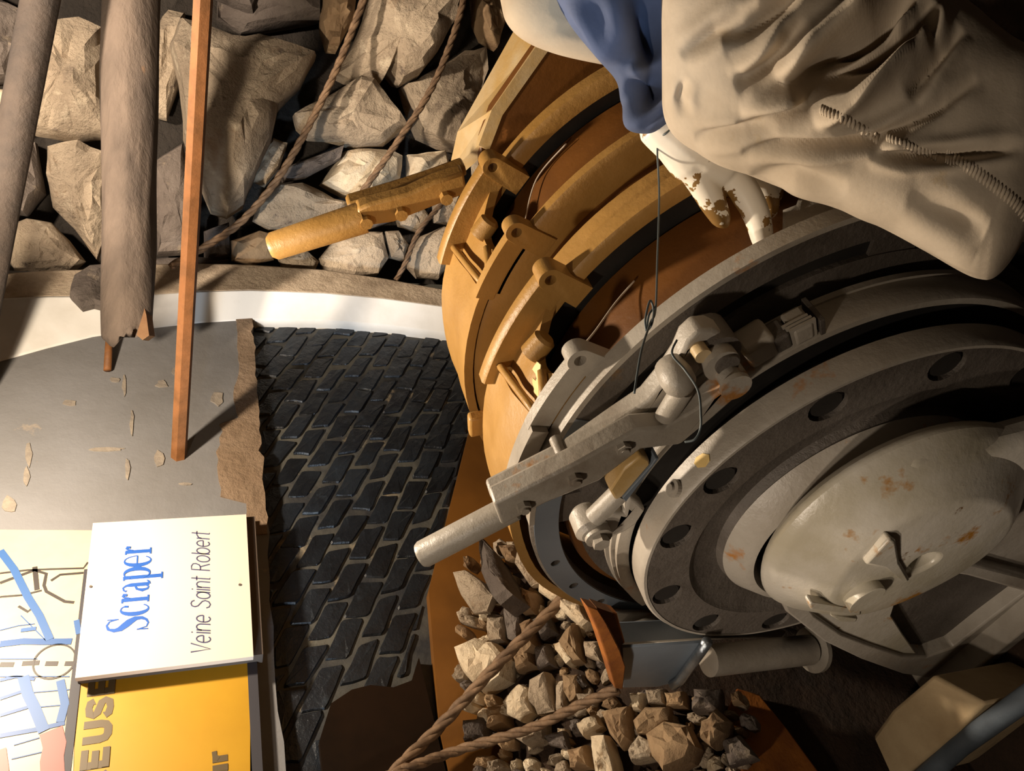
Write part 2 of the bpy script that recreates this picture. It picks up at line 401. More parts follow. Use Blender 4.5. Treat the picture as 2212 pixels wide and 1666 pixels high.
ribmesh(M_, R_, RY, RY + .015, 'plaster_face', 'plaster')
# rock face closing the gallery on the right
RP0 = V((2.06, 1.47, 0)); RD = V((.62, -.78, 0)).normalized(); RN = V((-.78, -.62, 0)).normalized()
wr = struct('wall_right', *box(RP0 + RD * 1.5 - RN * .22 + V((0, 0, 1.35)), RD * 1.75, RN * .1, (0, 0, 1.35)), 'minerock', 'rock face of stacked broken blocks at the end of the gallery')
struct('wall_back', *box((-2.2, 0, 1.35), (.05, 0, 0), (0, 2.6, 0), (0, 0, 1.4)), 'minerock', 'dark rock wall behind the viewer')
struct('wall_front', *box((1, -2.6, 1.35), (3.2, 0, 0), (0, .05, 0), (0, 0, 1.4)), 'minerock', 'dark rock wall on the right of the viewer')
def onrock(x, y, off=0): return onplane(x, y, RP0 + RN * off, RN)
ROCKS = [
 ([(385, 40), (440, 55), (500, 80), (560, 75), (640, 110), (682, 128), (650, 190), (600, 240), (585, 310), (545, 400), (525, 450), (490, 472), (455, 460), (425, 380), (395, 300), (385, 180), (365, 100)], .16, 'rock', .03),
 ([(695, 0), (770, -20), (760, 50), (725, 115), (705, 112), (690, 60)], .1, 'tan', .02),
 ([(800, -30), (985, -60), (972, 60), (940, 120), (900, 170), (860, 187), (835, 155), (820, 182), (745, 178), (720, 165), (760, 100), (785, 40)], .15, 'rock', .02),
 ([(632, 250), (700, 213), (770, 175), (800, 180), (840, 230), (875, 283), (830, 315), (770, 322), (700, 305), (665, 302), (640, 280)], .12, 'rock', .02),
 ([(862, 192), (930, 155), (1000, 112), (1045, 105), (1055, 150), (1025, 250), (980, 330), (945, 322), (900, 300), (878, 250)], .1, 'rock', -.03),
 ([(1018, -40), (1085, -60), (1090, 40), (1068, 110), (1042, 92), (1022, 50)], .08, 'tan', .0),
 ([(690, 400), (740, 330), (790, 322), (830, 325), (868, 338), (865, 385), (820, 422), (790, 442), (735, 425)], .09, 'quartz', -.01),
 ([(555, 440), (600, 400), (650, 395), (680, 405), (722, 432), (762, 442), (735, 470), (700, 490), (640, 492), (580, 497), (545, 478)], .07, 'rock', .03),
 ([(600, 368), (700, 332), (742, 318), (735, 345), (660, 385), (610, 395)], .05, 'rockdark', .03),
 ([(540, 345), (590, 300), (622, 310), (602, 370), (572, 405), (545, 392)], .07, 'rock', -.02),
 ([(108, 60), (180, 45), (232, 70), (240, 300), (170, 306), (75, 292), (92, 230), (80, 150)], .13, 'rock', .03),
 ([(-40, -20), (60, 30), (50, 120), (22, 180), (-40, 190)], .09, 'rockdark', 0),
 ([(108, 320), (180, 310), (235, 335), (240, 470), (212, 565), (160, 495), (115, 450), (103, 380)], .1, 'rock', -.02),
 ([(18, 490), (60, 472), (110, 480), (150, 520), (185, 565), (160, 590), (40, 600), (15, 560)], .07, 'rock', 0),
 ([(325, 80), (365, 20), (400, 30), (398, 160), (360, 260), (325, 250)], .08, 'rock', -.06),
 ([(330, 350), (395, 310), (420, 430), (410, 550), (340, 555)], .08, 'rockdark', -.04),
 ([(688, 560), (720, 520), (780, 500), (827, 500), (838, 560), (815, 595), (760, 600), (700, 590)], .06, 'rock', 0),
 ([(832, 500), (860, 498), (880, 530), (868, 565), (842, 558)], .05, 'rock', .02),
 ([(882, 545), (910, 510), (960, 488), (975, 560), (945, 605), (900, 602), (880, 580)], .06, 'rock', .02),
 ([(498, 520), (560, 498), (605, 510), (592, 562), (540, 575), (500, 565)], .05, 'tan', .02),
 ([(935, 430), (985, 425), (985, 490), (938, 482)], .05, 'rock', 0),
 ([(878, 335), (960, 325), (975, 400), (930, 425), (878, 418)], .07, 'quartz', -.02),
 ([(470, -30), (690, -40), (690, 48), (600, 62), (520, 72), (468, 40)], .1, 'rockdark', -.05),
 ([(-40, 190), (38, 200), (45, 255), (20, 275), (-40, 280)], .07, 'quartz', 0),
 ([(18, 285), (80, 310), (98, 420), (60, 468), (-30, 450)], .08, 'rockdark', -.03),
 ([(600, 560), (660, 538), (690, 565), (680, 585), (610, 585)], .04, 'rock', 0),
 ([(845, 440), (900, 430), (925, 470), (905, 505), (860, 490)], .06, 'rock', -.03),
 ([(760, 450), (830, 430), (845, 480), (800, 495)], .05, 'rockdark', -.03),
 ([(300, 560), (420, 555), (500, 560), (500, 620), (300, 620)], .05, 'rockdark', -.05),
 ([(1000, 560), (1100, 520), (1100, 640), (1010, 650)], .06, 'rockdark', -.05),
 ([(440, 500), (495, 480), (500, 560), (440, 570)], .05, 'rockdark', -.05)]
for i, (ol, d, m, off) in enumerate(ROCKS):
    rock([onrock(x, y, off) for (x, y) in ol], RN, d, i + (1 if i else 53), 'stone', m, wr, tl=.28 if i else .03)
rr = random.Random(11)      # the face goes on above, below and to the right of the frame
for i in range(46):
    s_, z_ = rr.uniform(.1, 3.1), rr.uniform(.05, 2.5)
    P = RP0 + RD * s_ + V((0, 0, z_)); fx, fy = px(P)
    if -60 < fx < 1120 and fy > -60: continue
    k = rr.randint(6, 9); R0 = rr.uniform(.12, .24)
    rock([P + (RD * math.cos(2 * PI * q / k) * rr.uniform(.7, 1.1) + V((0, 0, 1)) * math.sin(2 * PI * q / k) * rr.uniform(.7, 1.1)) * R0 for q in range(k)], RN, R0 * .5, 100 + i, 'stone', rr.choice(['rock', 'rock', 'rockdark']), wr)
# ================================================================== WINCH
win = thing('scraper_winch', 'large twin drum winch in orange and grey paint with two levers', 'winch', (.75, YC, 0))
def part(name, vf, m, parent=win, **k): return mesh(name, vf[0], vf[1], m, parent, **k)
# --- front wheel
pf = [(.032, .300), (.004, .301), (0, .297), (0, .236), (.008, .228), (.016, .19), (.004, .184), (-.02, .166), (-.024, .156), (-.016, .149), (.03, .142), (.034, .06), (.06, .06), (.06, .27), (.032, .285)]
wheel = part('front_wheel', sweep(pf, n=128), 'darkgrey', smooth='auto', label='dark grey face of the front wheel')
plugs = []
for k in range(12):
    a = 86.5 - 30.7 * k
    c = W(0, a, .271)
    rad = V((0, math.cos(math.radians(a)), math.sin(math.radians(a)))); tan_ = V((0, -rad.z, rad.y))
    pts = [c + (rad * math.cos(2 * PI * q / 20) * .022 + tan_ * math.sin(2 * PI * q / 20) * .024) - V((.01, 0, 0)) for q in range(20)]
    cut(wheel, prism(pts, (.019, 0, 0)))
    plugs.append(prism([c + (rad * math.cos(2 * PI * q / 20) * .0175 + tan_ * math.sin(2 * PI * q / 20) * .0192) + V((.0035, 0, 0)) for q in range(20)], (.008, 0, 0)))
for q in plugs: part('plug', q, 'darkdrum', wheel, smooth='auto')
part('hub_collar', sweep([(.003, .1865), (-.021, .1675), (-.0255, .1565), (-.0165, .148), (.02, .1425), (.02, .16), (.01, .18)], n=128), 'grey', wheel, smooth='auto', label='pale worn collar around the hub')
rim = part('rim_band', sweep([(.033, .297), (.033, .3035), (.004, .3035), (-.001, .300), (-.001, .296)], n=128), 'grey', wheel, smooth='auto', label='pale grey rim of the front wheel')
pb = W(.016, 101, .3035); dn_ = V((0, math.cos(math.radians(101)), math.sin(math.radians(101))))
part('rim_bolt', merge(rod(pb, pb + dn_ * .006, .011), rod(pb, pb + dn_ * .010, .005)), 'grey', wheel)
# flake of yellow primer on the rim
fl = [A(x, y, X=X0 + .004) for (x, y) in [(1498, 976), (1510, 972), (1522, 965), (1528, 972), (1524, 984), (1512, 996), (1504, 992)]]
fl = [V((p.x, YC, ZC)) + (V((0, p.y - YC, p.z - ZC)).normalized() * .3042) for p in fl]
fl = [W(.006 + .02 * u, 110.5 + v, .3042) for (u, v) in [(0, 0), (.3, -1.6), (.7, -1.9), (.9, -.8), (.8, 1.1), (.45, 2.2), (.1, 1.6)]]
part('primer_flake', prism(fl, (0, .0002, .0008)), 'peel', wheel, label='pale yellow flake of bare primer')
# --- brake drum and band
part('brake_drum', sweep([(.035, .10), (.035, .27), (.058, .27), (.058, .316), (.104, .316), (.104, .10)], n=96), 'darkdrum', smooth='auto', label='brake drum darkened as a shaded gap')  # near-black colour paints the slot behind the rim as shade
band = part('brake_band', sweep([(.050, .318), (.050, .326), (.054, .329), (.090, .329), (.094, .326), (.094, .318)], 88, 205, 90), 'grey', smooth='auto')
part('band_edge', sweep([(.088, .328), (.088, .3325), (.096, .3325), (.096, .328)], 92, 205, 90), 'grey', band, smooth='auto')
part('lower_band', sweep([(.056, .317), (.056, .322), (.09, .322), (.09, .317)], 20, 86, 60), 'bluegrey', band, smooth='auto')
# --- grey drum flange (ring with drilled holes)
ring = part('drum_flange', sweep([(.106, .381), (.106, .417), (.110, .421), (.121, .421), (.125, .417), (.125, .381)], n=144), 'darkgrey', smooth='auto', label='grey ring flange between brake and drum')
rface = part('ring_face', sweep(rect(.1045, .1065, .382, .4165), 10, 102, 60), 'bluegrey', ring, smooth='auto', label='smooth blue grey part of the ring')
for a in (58, 46, 33.5, 84, 97):
    if a > 80: continue
    c = W(.106, a, .399); cut(ring, rod(c - V((.01, 0, 0)), c + V((.03, 0, 0)), .0075, 16)); cut(rface, rod(c - V((.01, 0, 0)), c + V((.03, 0, 0)), .0075, 16))
part('flange_rim', sweep([(.104, .416), (.104, .4235), (.126, .4235), (.126, .416)], 74, 285, 120), 'grey', ring, smooth='auto', label='pale grey rim of the ring flange')  # rim is a lighter grey than the flange face
part('inner_disc', sweep(rect(.112, .126, .08, .352), n=96), 'darkgrey', ring, smooth='auto')
part('gap_shade_plate', sweep(rect(.119, .126, .34, .39), 92, 300, 80), 'darkdrum', ring, smooth='auto')  # added dark plate, paints the open flange gap as shade
for a in (75, 165, 255, 345):
    p, q = W(.119, a, .33), W(.119, a, .39); t_ = V((0, -(q - p).z, (q - p).y)).normalized()
    part('spoke', box((p + q) / 2, (q - p) / 2, t_ * .03, V((.005, 0, 0))), 'darkgrey', ring)
# --- drums
S_E, S_F, S_G = .262, .391, .555
part('front_drum', sweep(rect(.126, .275, .28, .366), n=128), 'barrel', smooth='auto', label='brown winding drum nearer the viewer')
part('rear_drum', sweep(rect(.40, .56, .28, .376), n=128), 'barrel', smooth='auto', label='brown winding drum further away')
def flange(s, th, r0, name, lab):
    f = part(name, sweep([(s, r0), (s, .422), (s + .004, .428), (s + th - .004, .428), (s + th, .422), (s + th, r0)], n=144), 'orange', smooth='auto', label=lab); return f
fE = flange(S_E, .03, .408, 'orange_flange', None)
part('drum_band', sweep([(S_E + .03, .36), (S_E + .03, .404), (S_E + .066, .412), (S_E + .078, .408), (S_E + .078, .36)], n=128), 'orange', fE, smooth='auto')
part('gap_shade', sweep(rect(.281, .291, .10, .409), n=96), 'darkdrum', fE, smooth='auto', label='dark inner side of the drum, painted as shade')  # black annulus painted as the shade behind this flange
fF = flange(S_F, .022, .372, 'orange_flange', None)
part('inner_lip', sweep([(S_F - .012, .355), (S_F - .012, .372), (S_F, .376), (S_F + .01, .372), (S_F + .01, .355)], n=128), 'barrel', fF, smooth='auto')
fG = flange(S_G, .03, .402, 'orange_flange', None)
part('inner_lip', sweep(rect(S_G + .012, S_G + .026, .10, .404), n=128), 'darkdrum', fG, smooth='auto')  # near-black annulus stands in for shade inside the far flange
part('gap_shade_core', sweep(rect(S_F - .06, S_F + .01, .08, .362), n=96), 'black', smooth='auto', label='black filler painted as the shaded gap between the drums')  # solid black filler in place of the shaded gap
part('rear_gearcase', sweep(rect(S_G + .03, S_G + .12, .1, .30), n=96), 'orange', smooth='auto')
# --- guard castings between the flanges, with ears, ribs and bosses
def lug(s0, s1, a, r, m, parent, hole=.0075):
    c = W((s0 + s1) / 2, a, r); nr = V((0, math.cos(math.radians(a)), math.sin(math.radians(a)))); tg = V((0, -nr.z, nr.y))
    R0 = .0155
    pts = [c + tg * R0 * math.cos(PI * k / 14) + nr * R0 * math.sin(PI * k / 14) for k in range(15)] + [c - tg * R0 * 1.2 - nr * .06, c + tg * R0 * 1.05 - nr * .06]
    pts = [p + V((s0 - (s0 + s1) / 2, 0, 0)) for p in pts]
    o = part('ear', prism(pts, (s1 - s0, 0, 0)), m, parent, bevel=.003)
    cut(o, rod(c - V((.05, 0, 0)), c + V((.05, 0, 0)), hole, 18)); return o
def guard(s0, s1, m, name, lab, ear_front=None):
    g0 = []
    NS, NA = 18, 60; vs, fs = [], []
    def rr_(u, a):
        st = 97.5 - 5 * u
        r = .4455 if a < st else .431
        return r + .004 * noise.noise(V((u * 3, a * .05, s0 * 9)))
    for lay in (0, 1):
        for i in range(NS + 1):
            u = i / NS; s = s0 + (s1 - s0) * u; top = 111 - 9.5 * math.sin(PI * min(max((u - .04) / .92, 0), 1)) ** .75; st = 97.5 - 5 * u
            al = [-60 + (st - 1e-3 + 60) * k / 40 for k in range(41)] + [st + (top - st) * k / 20 for k in range(21)]
            for a in al: vs.append(W(s, a, rr_(u, a) - lay * .014))
    w_ = 62; n = (NS + 1) * w_
    for i in range(NS):
        for k in range(w_ - 1):
            q = [i * w_ + k, i * w_ + k + 1, (i + 1) * w_ + k + 1, (i + 1) * w_ + k]; fs += [q, [z + n for z in reversed(q)]]
        for k in (0, w_ - 1): fs.append([i * w_ + k, (i + 1) * w_ + k, (i + 1) * w_ + k + n, i * w_ + k + n])
    for i in (0, NS):
        for k in range(w_ - 1): fs.append([i * w_ + k, i * w_ + k + 1, i * w_ + k + 1 + n, i * w_ + k + n])
    g = part(name, (vs, fs), m, label=lab, smooth='auto')
    W_ = s1 - s0
    # raised end bars, sloping rib and boss
    part('end_rib', sweep([(s1 - .016, .42), (s1 - .016, .459), (s1 - .012, .462), (s1 + .004, .462), (s1 + .008, .459), (s1 + .008, .42)], 90, 112, 24), m, g, smooth='auto')
    lug(s1 - .018, s1 + .010, 113, .452, m, g)
    part('end_rib', sweep([(s0 - .002, .425), (s0 - .002, .452), (s0 + .014, .452), (s0 + .014, .425)], 96, 110, 20), m if not ear_front else ear_front, g, smooth='auto')
    lug(s0 - .004, s0 + .018, 111, .448, ear_front or m, g)
    rb = [W(s0 + W_ * u, 97.8 - 5 * u + 1.0, .4465) for u in (0, .25, .5, .75, 1)]
    part('slope_rib', tube(rb, .0055, 8), m, g, smooth=True)
    part('slope_rib', tube([W(s0 + W_ * u, a, .438) for (u, a) in ((.06, 99), (.2, 101), (.36, 102.5))], .006, 8), m, g, smooth=True)
    b0 = W(s0 + W_ * .66, 101.5, .428); nr = V((0, math.cos(math.radians(112)), math.sin(math.radians(112)))); tg = V((0, -nr.z, nr.y))
    part('boss', tube([b0 - tg * .004 + nr * .004, b0 + tg * .024 + nr * .004, b0 + tg * .028 + nr * .004], [.0165, .0155, .011], 20), m, g, smooth='auto')
    return g
g1 = guard(S_F, S_G, 'orange', 'drum_guard', 'orange guard casting over the rear drum')
g2 = guard(.128, S_E + .012, 'orange', 'drum_guard', 'orange guard casting over the front drum with pale scuffs', 'grey')
# scuffed patches of bare primer on the front guard
sr = random.Random(3)
for (u, a, r_) in [(.30, 100.4, .013), (.20, 100.9, .010), (.42, 101.3, .010), (.12, 100.2, .008), (.36, 99.6, .007), (.24, 99.3, .009), (.14, 98.9, .006)]:
    c = (S_E - .116) * u + .128; pl = []
    for k in range(9):
        rr0 = 1.5 * r_ * sr.uniform(.45, 1.15); pl.append(W(c + rr0 * math.cos(2 * PI * k / 9), a + math.degrees(rr0 * math.sin(2 * PI * k / 9) / .43) * .7, .4352))
    part('primer_scuff', prism(pl, (0, 0, .0012)), 'peel', g2)
lb = W(S_E + .03, 75, .43)
part('side_eye', sweep([(S_E + .022, .435), (S_E + .022, .462), (S_E + .04, .462), (S_E + .04, .435)], 73, 78, 6), 'orange', g2, bevel=.004)
# grey foot of the front ear and grey casting lip
part('casting_lip', sweep([(.116, .43), (.116, .452), (.144, .450), (.144, .43)], 80, 97, 20), 'grey', g2, smooth='auto', label='grey painted lip of the guard')
# --- grey shield on the right side of the front drum
sh = []
NSH = 24
shv = []
for lay in (0, .008):
    for i in range(NSH + 1):
        a = 147 + (205 - 147) * i / NSH
        for k in range(7):
            e = .012 * noise.noise(V((a * .11, 3, 0))) + (.018 if i < 3 else 0)
            shv.append(W(.128 + (.075 - e - (0.03 if i == 0 else 0)) * k / 6, a, .395 - lay + .004 * noise.noise(V((i * .6, k * .5, 1)))))
shf = []
nn = (NSH + 1) * 7
for i in range(NSH):
    for k in range(6):
        q = [i * 7 + k, i * 7 + k + 1, i * 7 + 8 + k, i * 7 + 7 + k]; shf += [q, [z + nn for z in reversed(q)]]
    for k in (0, 6): shf.append([i * 7 + k, i * 7 + 7 + k, i * 7 + 7 + k + nn, i * 7 + k + nn])
for i in (0, NSH):
    for k in range(6): shf.append([i * 7 + k, i * 7 + k + 1, i * 7 + k + 1 + nn, i * 7 + k + nn])
part('side_shield', (shv, shf), 'grey', smooth=True, label='dull grey shield beside the front drum')
# --- hub housing and pedestal at the front
hp = [(.0, .10), (-.026, .14), (-.040, .174), (-.052, .182), (-.066, .172), (-.094, .136), (-.108, .116), (-.113, .06), (-.113, .02)]
vs, fs = [], []
hub_prof = [(s, r) for s, r in hp] + [(0, .02)]
def hubp(s, a, r):
    p = W(s, a, r); k = 1 + .05 * math.sin(math.radians(3 * a + 40)) * (1 if s < -.07 else .3); k *= 1.0; return V((p.x, YC - .05 + (p.y - YC) * k, ZC + .006 + (p.z - ZC) * k))
NA = 72
for i in range(NA):
    for (s, r) in hub_prof: vs.append(hubp(s, 360 * i / NA, r))
k_ = len(hub_prof)
for i in range(NA):
    for j in range(k_): fs.append([i * k_ + j, i * k_ + (j + 1) % k_, ((i + 1) % NA) * k_ + (j + 1) % k_, ((i + 1) % NA) * k_ + j])
hub = part('hub_housing', (vs, fs), 'greyrust', smooth='auto', label='pale grey hub casting with rust streaks')
hub.modifiers.new('bevel', 'BEVEL').width = .005
hub.modifiers['bevel'].segments = 3; hub.modifiers['bevel'].angle_limit = math.radians(18)
XH = X0 - .112
pc = A(1862, 1280, X=XH)
def oval(c, ry, rz, rot, n=24):
    u = V((0, math.cos(rot), math.sin(rot))); v = V((0, -u.z, u.y))
    return [c + u * ry * math.cos(2 * PI * k / n) + v * rz * math.sin(2 * PI * k / n) for k in range(n)]
part('raised_plug', prism(oval(pc + V((-.012, 0, 0)), .027, .02, .2), (.024, 0, 0)), 'greyrust', hub, bevel=.005)
part('raised_mark', prism([A(x, y, X=XH - .006) for (x, y) in [(1870, 1222), (1925, 1165), (1938, 1172), (1945, 1215), (1968, 1255), (1955, 1262), (1920, 1232)]], (.014, 0, 0)), 'greyrust', hub, bevel=.004)
part('raised_bar', prism([A(x, y, X=XH + .002) for (x, y) in [(1748, 1306), (1755, 1302), (1862, 1318), (1860, 1330), (1752, 1318)]], (.012, 0, 0)), 'greyrust', hub, bevel=.003)
part('raised_bar', prism([A(x, y, X=XH + .008) for (x, y) in [(1795, 1333), (1810, 1330), (1855, 1336), (1850, 1346), (1815, 1345)]], (.012, 0, 0)), 'greyrust', hub, bevel=.003)
# pedestal: flared plate with thick rims, cavities between ribs
PX = .424
def ped(pts, x0, x1, m, name, bevel=.004, parent=None):
    return part(name, prism([V((x0, YC + y, z)) for (y, z) in pts], (x1 - x0, 0, 0)), m, parent or pedo, bevel=bevel)
pedo = part('pedestal', prism([V((PX + .012, YC + y, z)) for (y, z) in [(-.46, 0), (.46, 0), (.30, .25), (.2, .36), (.17, ZC), (.1, ZC + .1), (-.1, ZC + .1), (-.17, ZC), (-.2, .36), (-.30, .25)]], (.016, 0, 0)), 'darkgrey', label='cast pedestal that carries the hub')
def pedx(name, pts, X, ext, m='grey', bevel=.006): return part(name, prism([A(x, y, X=X) for (x, y) in pts], ext), m, pedo, bevel=bevel)
pedx('skirt', [(1668, 1255), (1700, 1325), (1780, 1387), (1860, 1425), (1950, 1457), (2010, 1466), (2060, 1448), (2140, 1390), (2212, 1332), (2300, 1262), (2300, 1215), (2212, 1285), (2130, 1345), (2060, 1400), (2005, 1420), (1950, 1418), (1880, 1395), (1820, 1372), (1760, 1330), (1730, 1290)], .412, (.03, 0, 0))
pedx('skirt_web', [(1740, 1330), (1820, 1372), (1900, 1404), (1960, 1424), (1985, 1420), (1950, 1370), (1925, 1330), (1935, 1300), (1880, 1300), (1800, 1290)], .418, (.012, 0, 0), 'greyrust', .002)
pedx('arm', [(1935, 1040), (1985, 1000), (2060, 985), (2140, 972), (2212, 955), (2320, 925), (2320, 1050), (2212, 1076), (2110, 1112), (2040, 1135), (1990, 1130), (1950, 1090)], .400, (.04, 0, 0), 'greyrust', .014)
pedx('arm_web', [(2000, 1130), (2120, 1112), (2140, 1120), (2320, 1075), (2320, 1300), (2212, 1258), (2100, 1226), (2030, 1222), (1990, 1200)], .412, (.02, 0, 0), 'grey', .004)
pedx('mid_rib', [(2040, 1215), (2090, 1214), (2212, 1245), (2320, 1280), (2320, 1318), (2212, 1280), (2090, 1246), (2050, 1240)], .396, (.04, 0, 0))
ped([(-.47, 0), (.47, 0), (.47, .03), (-.47, .03)], PX - .05, PX + .04, 'grey', 'foot')
# --- brake lever (grey) : two flat bars, handle, bolts, fork
lev = part('brake_lever', prism([A(x, y, X=.500) for (x, y) in [(1066, 1090), (1240, 1004), (1375, 929), (1442, 923), (1500, 889), (1560, 845), (1592, 806), (1610, 800), (1621, 816), (1612, 842), (1545, 900), (1470, 962), (1385, 972), (1295, 1040), (1180, 1088), (1084, 1137)]], (.026, 0, 0)), 'grey', bevel=.004, label='grey brake lever of two bolted flat bars')
part('rear_bar', prism([A(x, y, X=.530) for (x, y) in [(1058, 1072), (1230, 985), (1340, 908), (1400, 868), (1440, 820), (1470, 775), (1486, 738), (1512, 714), (1545, 712), (1578, 728), (1570, 760), (1520, 790), (1490, 830), (1440, 890), (1380, 925), (1240, 1010), (1072, 1098)]], (.026, 0, 0)), 'grey', lev, bevel=.004)
h0, h1 = A(1078, 1112, X=.527), A(905, 1202, X=.527)
hd = (h1 - h0).normalized()
part('handle', tube([h0 - hd * .02, h0, h1 - hd * .006, h1 - hd * .002, h1], [.0165, .0165, .0165, .0145, .009], 24), 'grey', lev, smooth='auto', label='round pale grey handle with an orange scuff')
sc_ = A(938, 1196, X=.505)
for (x, y) in [(1130, 1092), (1240, 1032), (1344, 965)]:
    p = A(x, y, X=.500)
    part('bolt', merge(rod(p + V((.002, 0, 0)), p - V((.007, 0, 0)), .0085, 6), rod(p, p - V((.010, 0, 0)), .005, 12)), 'grey', lev, smooth='auto')
for (x, y) in [(1350, 910), (1208, 968)]:
    p = A(x, y, X=.55); part('bolt', rod(p - V((.02, 0, 0)), p + V((.014, 0, 0)), .008, 10), 'grey', lev, smooth='auto')
# fork pins
p1 = A(1586, 830, X=.492); part('fork_pin', merge(rod(p1, p1 + V((.08, 0, 0)), .013), rod(p1 - V((.006, 0, 0)), p1, .017)), 'grey', lev, smooth='auto')
p2 = A(1545, 750, X=.535); part('fork_collar', merge(rod(p2 - V((.012, 0, 0)), p2 + V((.028, 0, 0)), .024), rod(p2 - V((.03, 0, 0)), p2 + V((.04, 0, 0)), .013)), 'darkgrey', lev, smooth='auto')
p4 = A(1560, 790, X=.51); part('fork_collar', merge(rod(p4 - V((.001, 0, 0)), p4 + V((.02, 0, 0)), .02), rod(p4, p4 + V((.05, 0, 0)), .012)), 'grey', lev, smooth='auto')
p5 = A(1516, 765, X=.52); part('pin_face', rod(p5 - V((.004, 0, 0)), p5 + V((.02, 0, 0)), .009), 'ochrebit', lev, smooth='auto')
kn = A(1470, 830, X=.505); part('knob', tube([kn + V((.03, 0, 0)), kn + V((.012, 0, 0)), kn, kn - V((.008, 0, 0)), kn - V((.012, 0, 0))], [.016, .0185, .0175, .012, .004], 20), 'grey', lev, smooth=True, label='round knob')
part('knob_stem', rod(A(1475, 840, X=.51), A(1435, 905, X=.515), .012), 'grey', lev, smooth='auto')
cut(lev, rod(A(1502, 905, X=.47), A(1502, 905, X=.47) + V((.1, 0, 0)), .006, 14))
# band lug: block with bolt and slotted keeper, on top of the band
la = 136
def bl(s, a, r, ds, da, dr): return sweep(rect(s - ds, s + ds, r - dr, r + dr), a - da, a + da, 6)
lug0 = part('band_lug', bl(.070, 133.5, .343, .018, 3.0, .018), 'grey', band, bevel=.006)
part('lug_nut', merge(bl(.066, 137.5, .340, .014, 1.6, .012)), 'darkgrey', lug0, bevel=.003)
part('keeper', bl(.066, 141.5, .340, .016, 2.0, .013), 'grey', band, bevel=.004)
for k in range(3): part('spring_leaf', bl(.053 + .0045 * k, 141.5 - .3 * k, .342, .0015, 2.4, .014), 'grey', band)
part('stop_bar', bl(.070, 145.0, .338, .02, .5, .012), 'darkgrey', band, bevel=.001)
# --- lower linkage left of the lever
lk = part('link_rod', prism([A(x, y, X=.497) for (x, y) in [(1318, 1062), (1352, 1010), (1385, 985), (1402, 992), (1406, 1004), (1345, 1075), (1330, 1082)]], (.022, 0, 0)), 'ochrebit', bevel=.003, label='yellowed flat link')
part('link_edge', prism([A(x, y, X=.495) for (x, y) in [(1345, 1077), (1408, 1005), (1416, 992), (1424, 990), (1352, 1085)]], (.03, 0, 0)), 'bluegrey', lk, bevel=.001)
part('link_stem', tube([A(1340, 1062, X=.51), A(1283, 1118, X=.51)], .0125, 16), 'grey', lk, smooth='auto')
e0 = A(1272, 1130, X=.515); part('link_eye', tube([e0 + V((.02, 0, 0)), e0 + V((.014, 0, 0)), e0 - V((.012, 0, 0)), e0 - V((.018, 0, 0))], [.016, .021, .021, .015], 24), 'grey', lk, smooth='auto')
e1_ = A(1292, 1158, X=.495); part('link_bolt', merge(rod(e1_ + V((.02, 0, 0)), e1_ - V((.004, 0, 0)), .017, 20), rod(e1_, e1_ - V((.014, 0, 0)), .011, 6)), 'grey', lk, smooth='auto')
part('link_arm', prism([A(x, y, X=.505) for (x, y) in [(1285, 1130), (1330, 1108), (1350, 1112), (1360, 1072), (1382, 1088), (1395, 1100), (1372, 1135), (1350, 1150), (1312, 1168), (1292, 1172)]], (.02, 0, 0)), 'grey', lk, bevel=.004)
for k in range(3):
    part('shoe_leaf', sweep(rect(.040 + .012 * k, .047 + .012 * k, .305, .322 + .004 * k), 40, 84, 30), 'grey', lk, smooth='auto')
# --- base frame on the left: grey box, weld, leg pipe, rusty channel
base = part('base_frame', prism([A(x, y, X=.470) for (x, y) in [(1342, 1396), (1528, 1384), (1500, 1430), (1468, 1474), (1420, 1486), (1345, 1488)]], (.045, .008, 0)), 'bluegrey', bevel=.004, label='blue grey base frame box')
part('frame_top', prism([A(1318, 1322, X=.56), A(1400, 1326, X=.56), A(1470, 1340, X=.56), A(1700, 1365, X=.54), A(1690, 1378, X=.47), A(1530, 1383, X=.468), A(1342, 1395, X=.468), A(1336, 1350, X=.54)], (.05, .06, -.03)), 'grey', base, bevel=.003)
part('weld_bead', tube([A(x, y, X=.462) for (x, y) in [(1528, 1386), (1512, 1410), (1490, 1440), (1468, 1470), (1452, 1482)]], .0085, 10), 'steel', base, smooth=True, label='bright weld bead')
part('support_leg', tube([A(1530, 1428, X=.488), A(1748, 1404, X=.488)], .026, 24), 'grey', base, smooth='auto')
f0 = A(1752, 1404, X=.488); fd = (f0 - A(1530, 1428, X=.488)).normalized()
part('leg_plate', tube([f0, f0 + fd * .009], .04, 24), 'grey', base, smooth='auto')
for (ol, nm) in [([(1268, 1310), (1290, 1316), (1318, 1360), (1340, 1405), (1352, 1440), (1346, 1490), (1330, 1488), (1310, 1420), (1290, 1360)], 0), ([(1320, 1322), (1334, 1326), (1350, 1385), (1352, 1396), (1342, 1396), (1330, 1350)], 1)]:
    part('channel_flange', prism([A(x, y, X=.475 if nm else .452) for (x, y) in ol], (.02, .01, 0)), 'rust', base, bevel=.002)
part('channel_web', prism([A(x, y, X=.472) for (x, y) in [(1288, 1312), (1325, 1325), (1350, 1400), (1345, 1480), (1325, 1400)]], (.02, .01, 0)), 'rustbar', base)
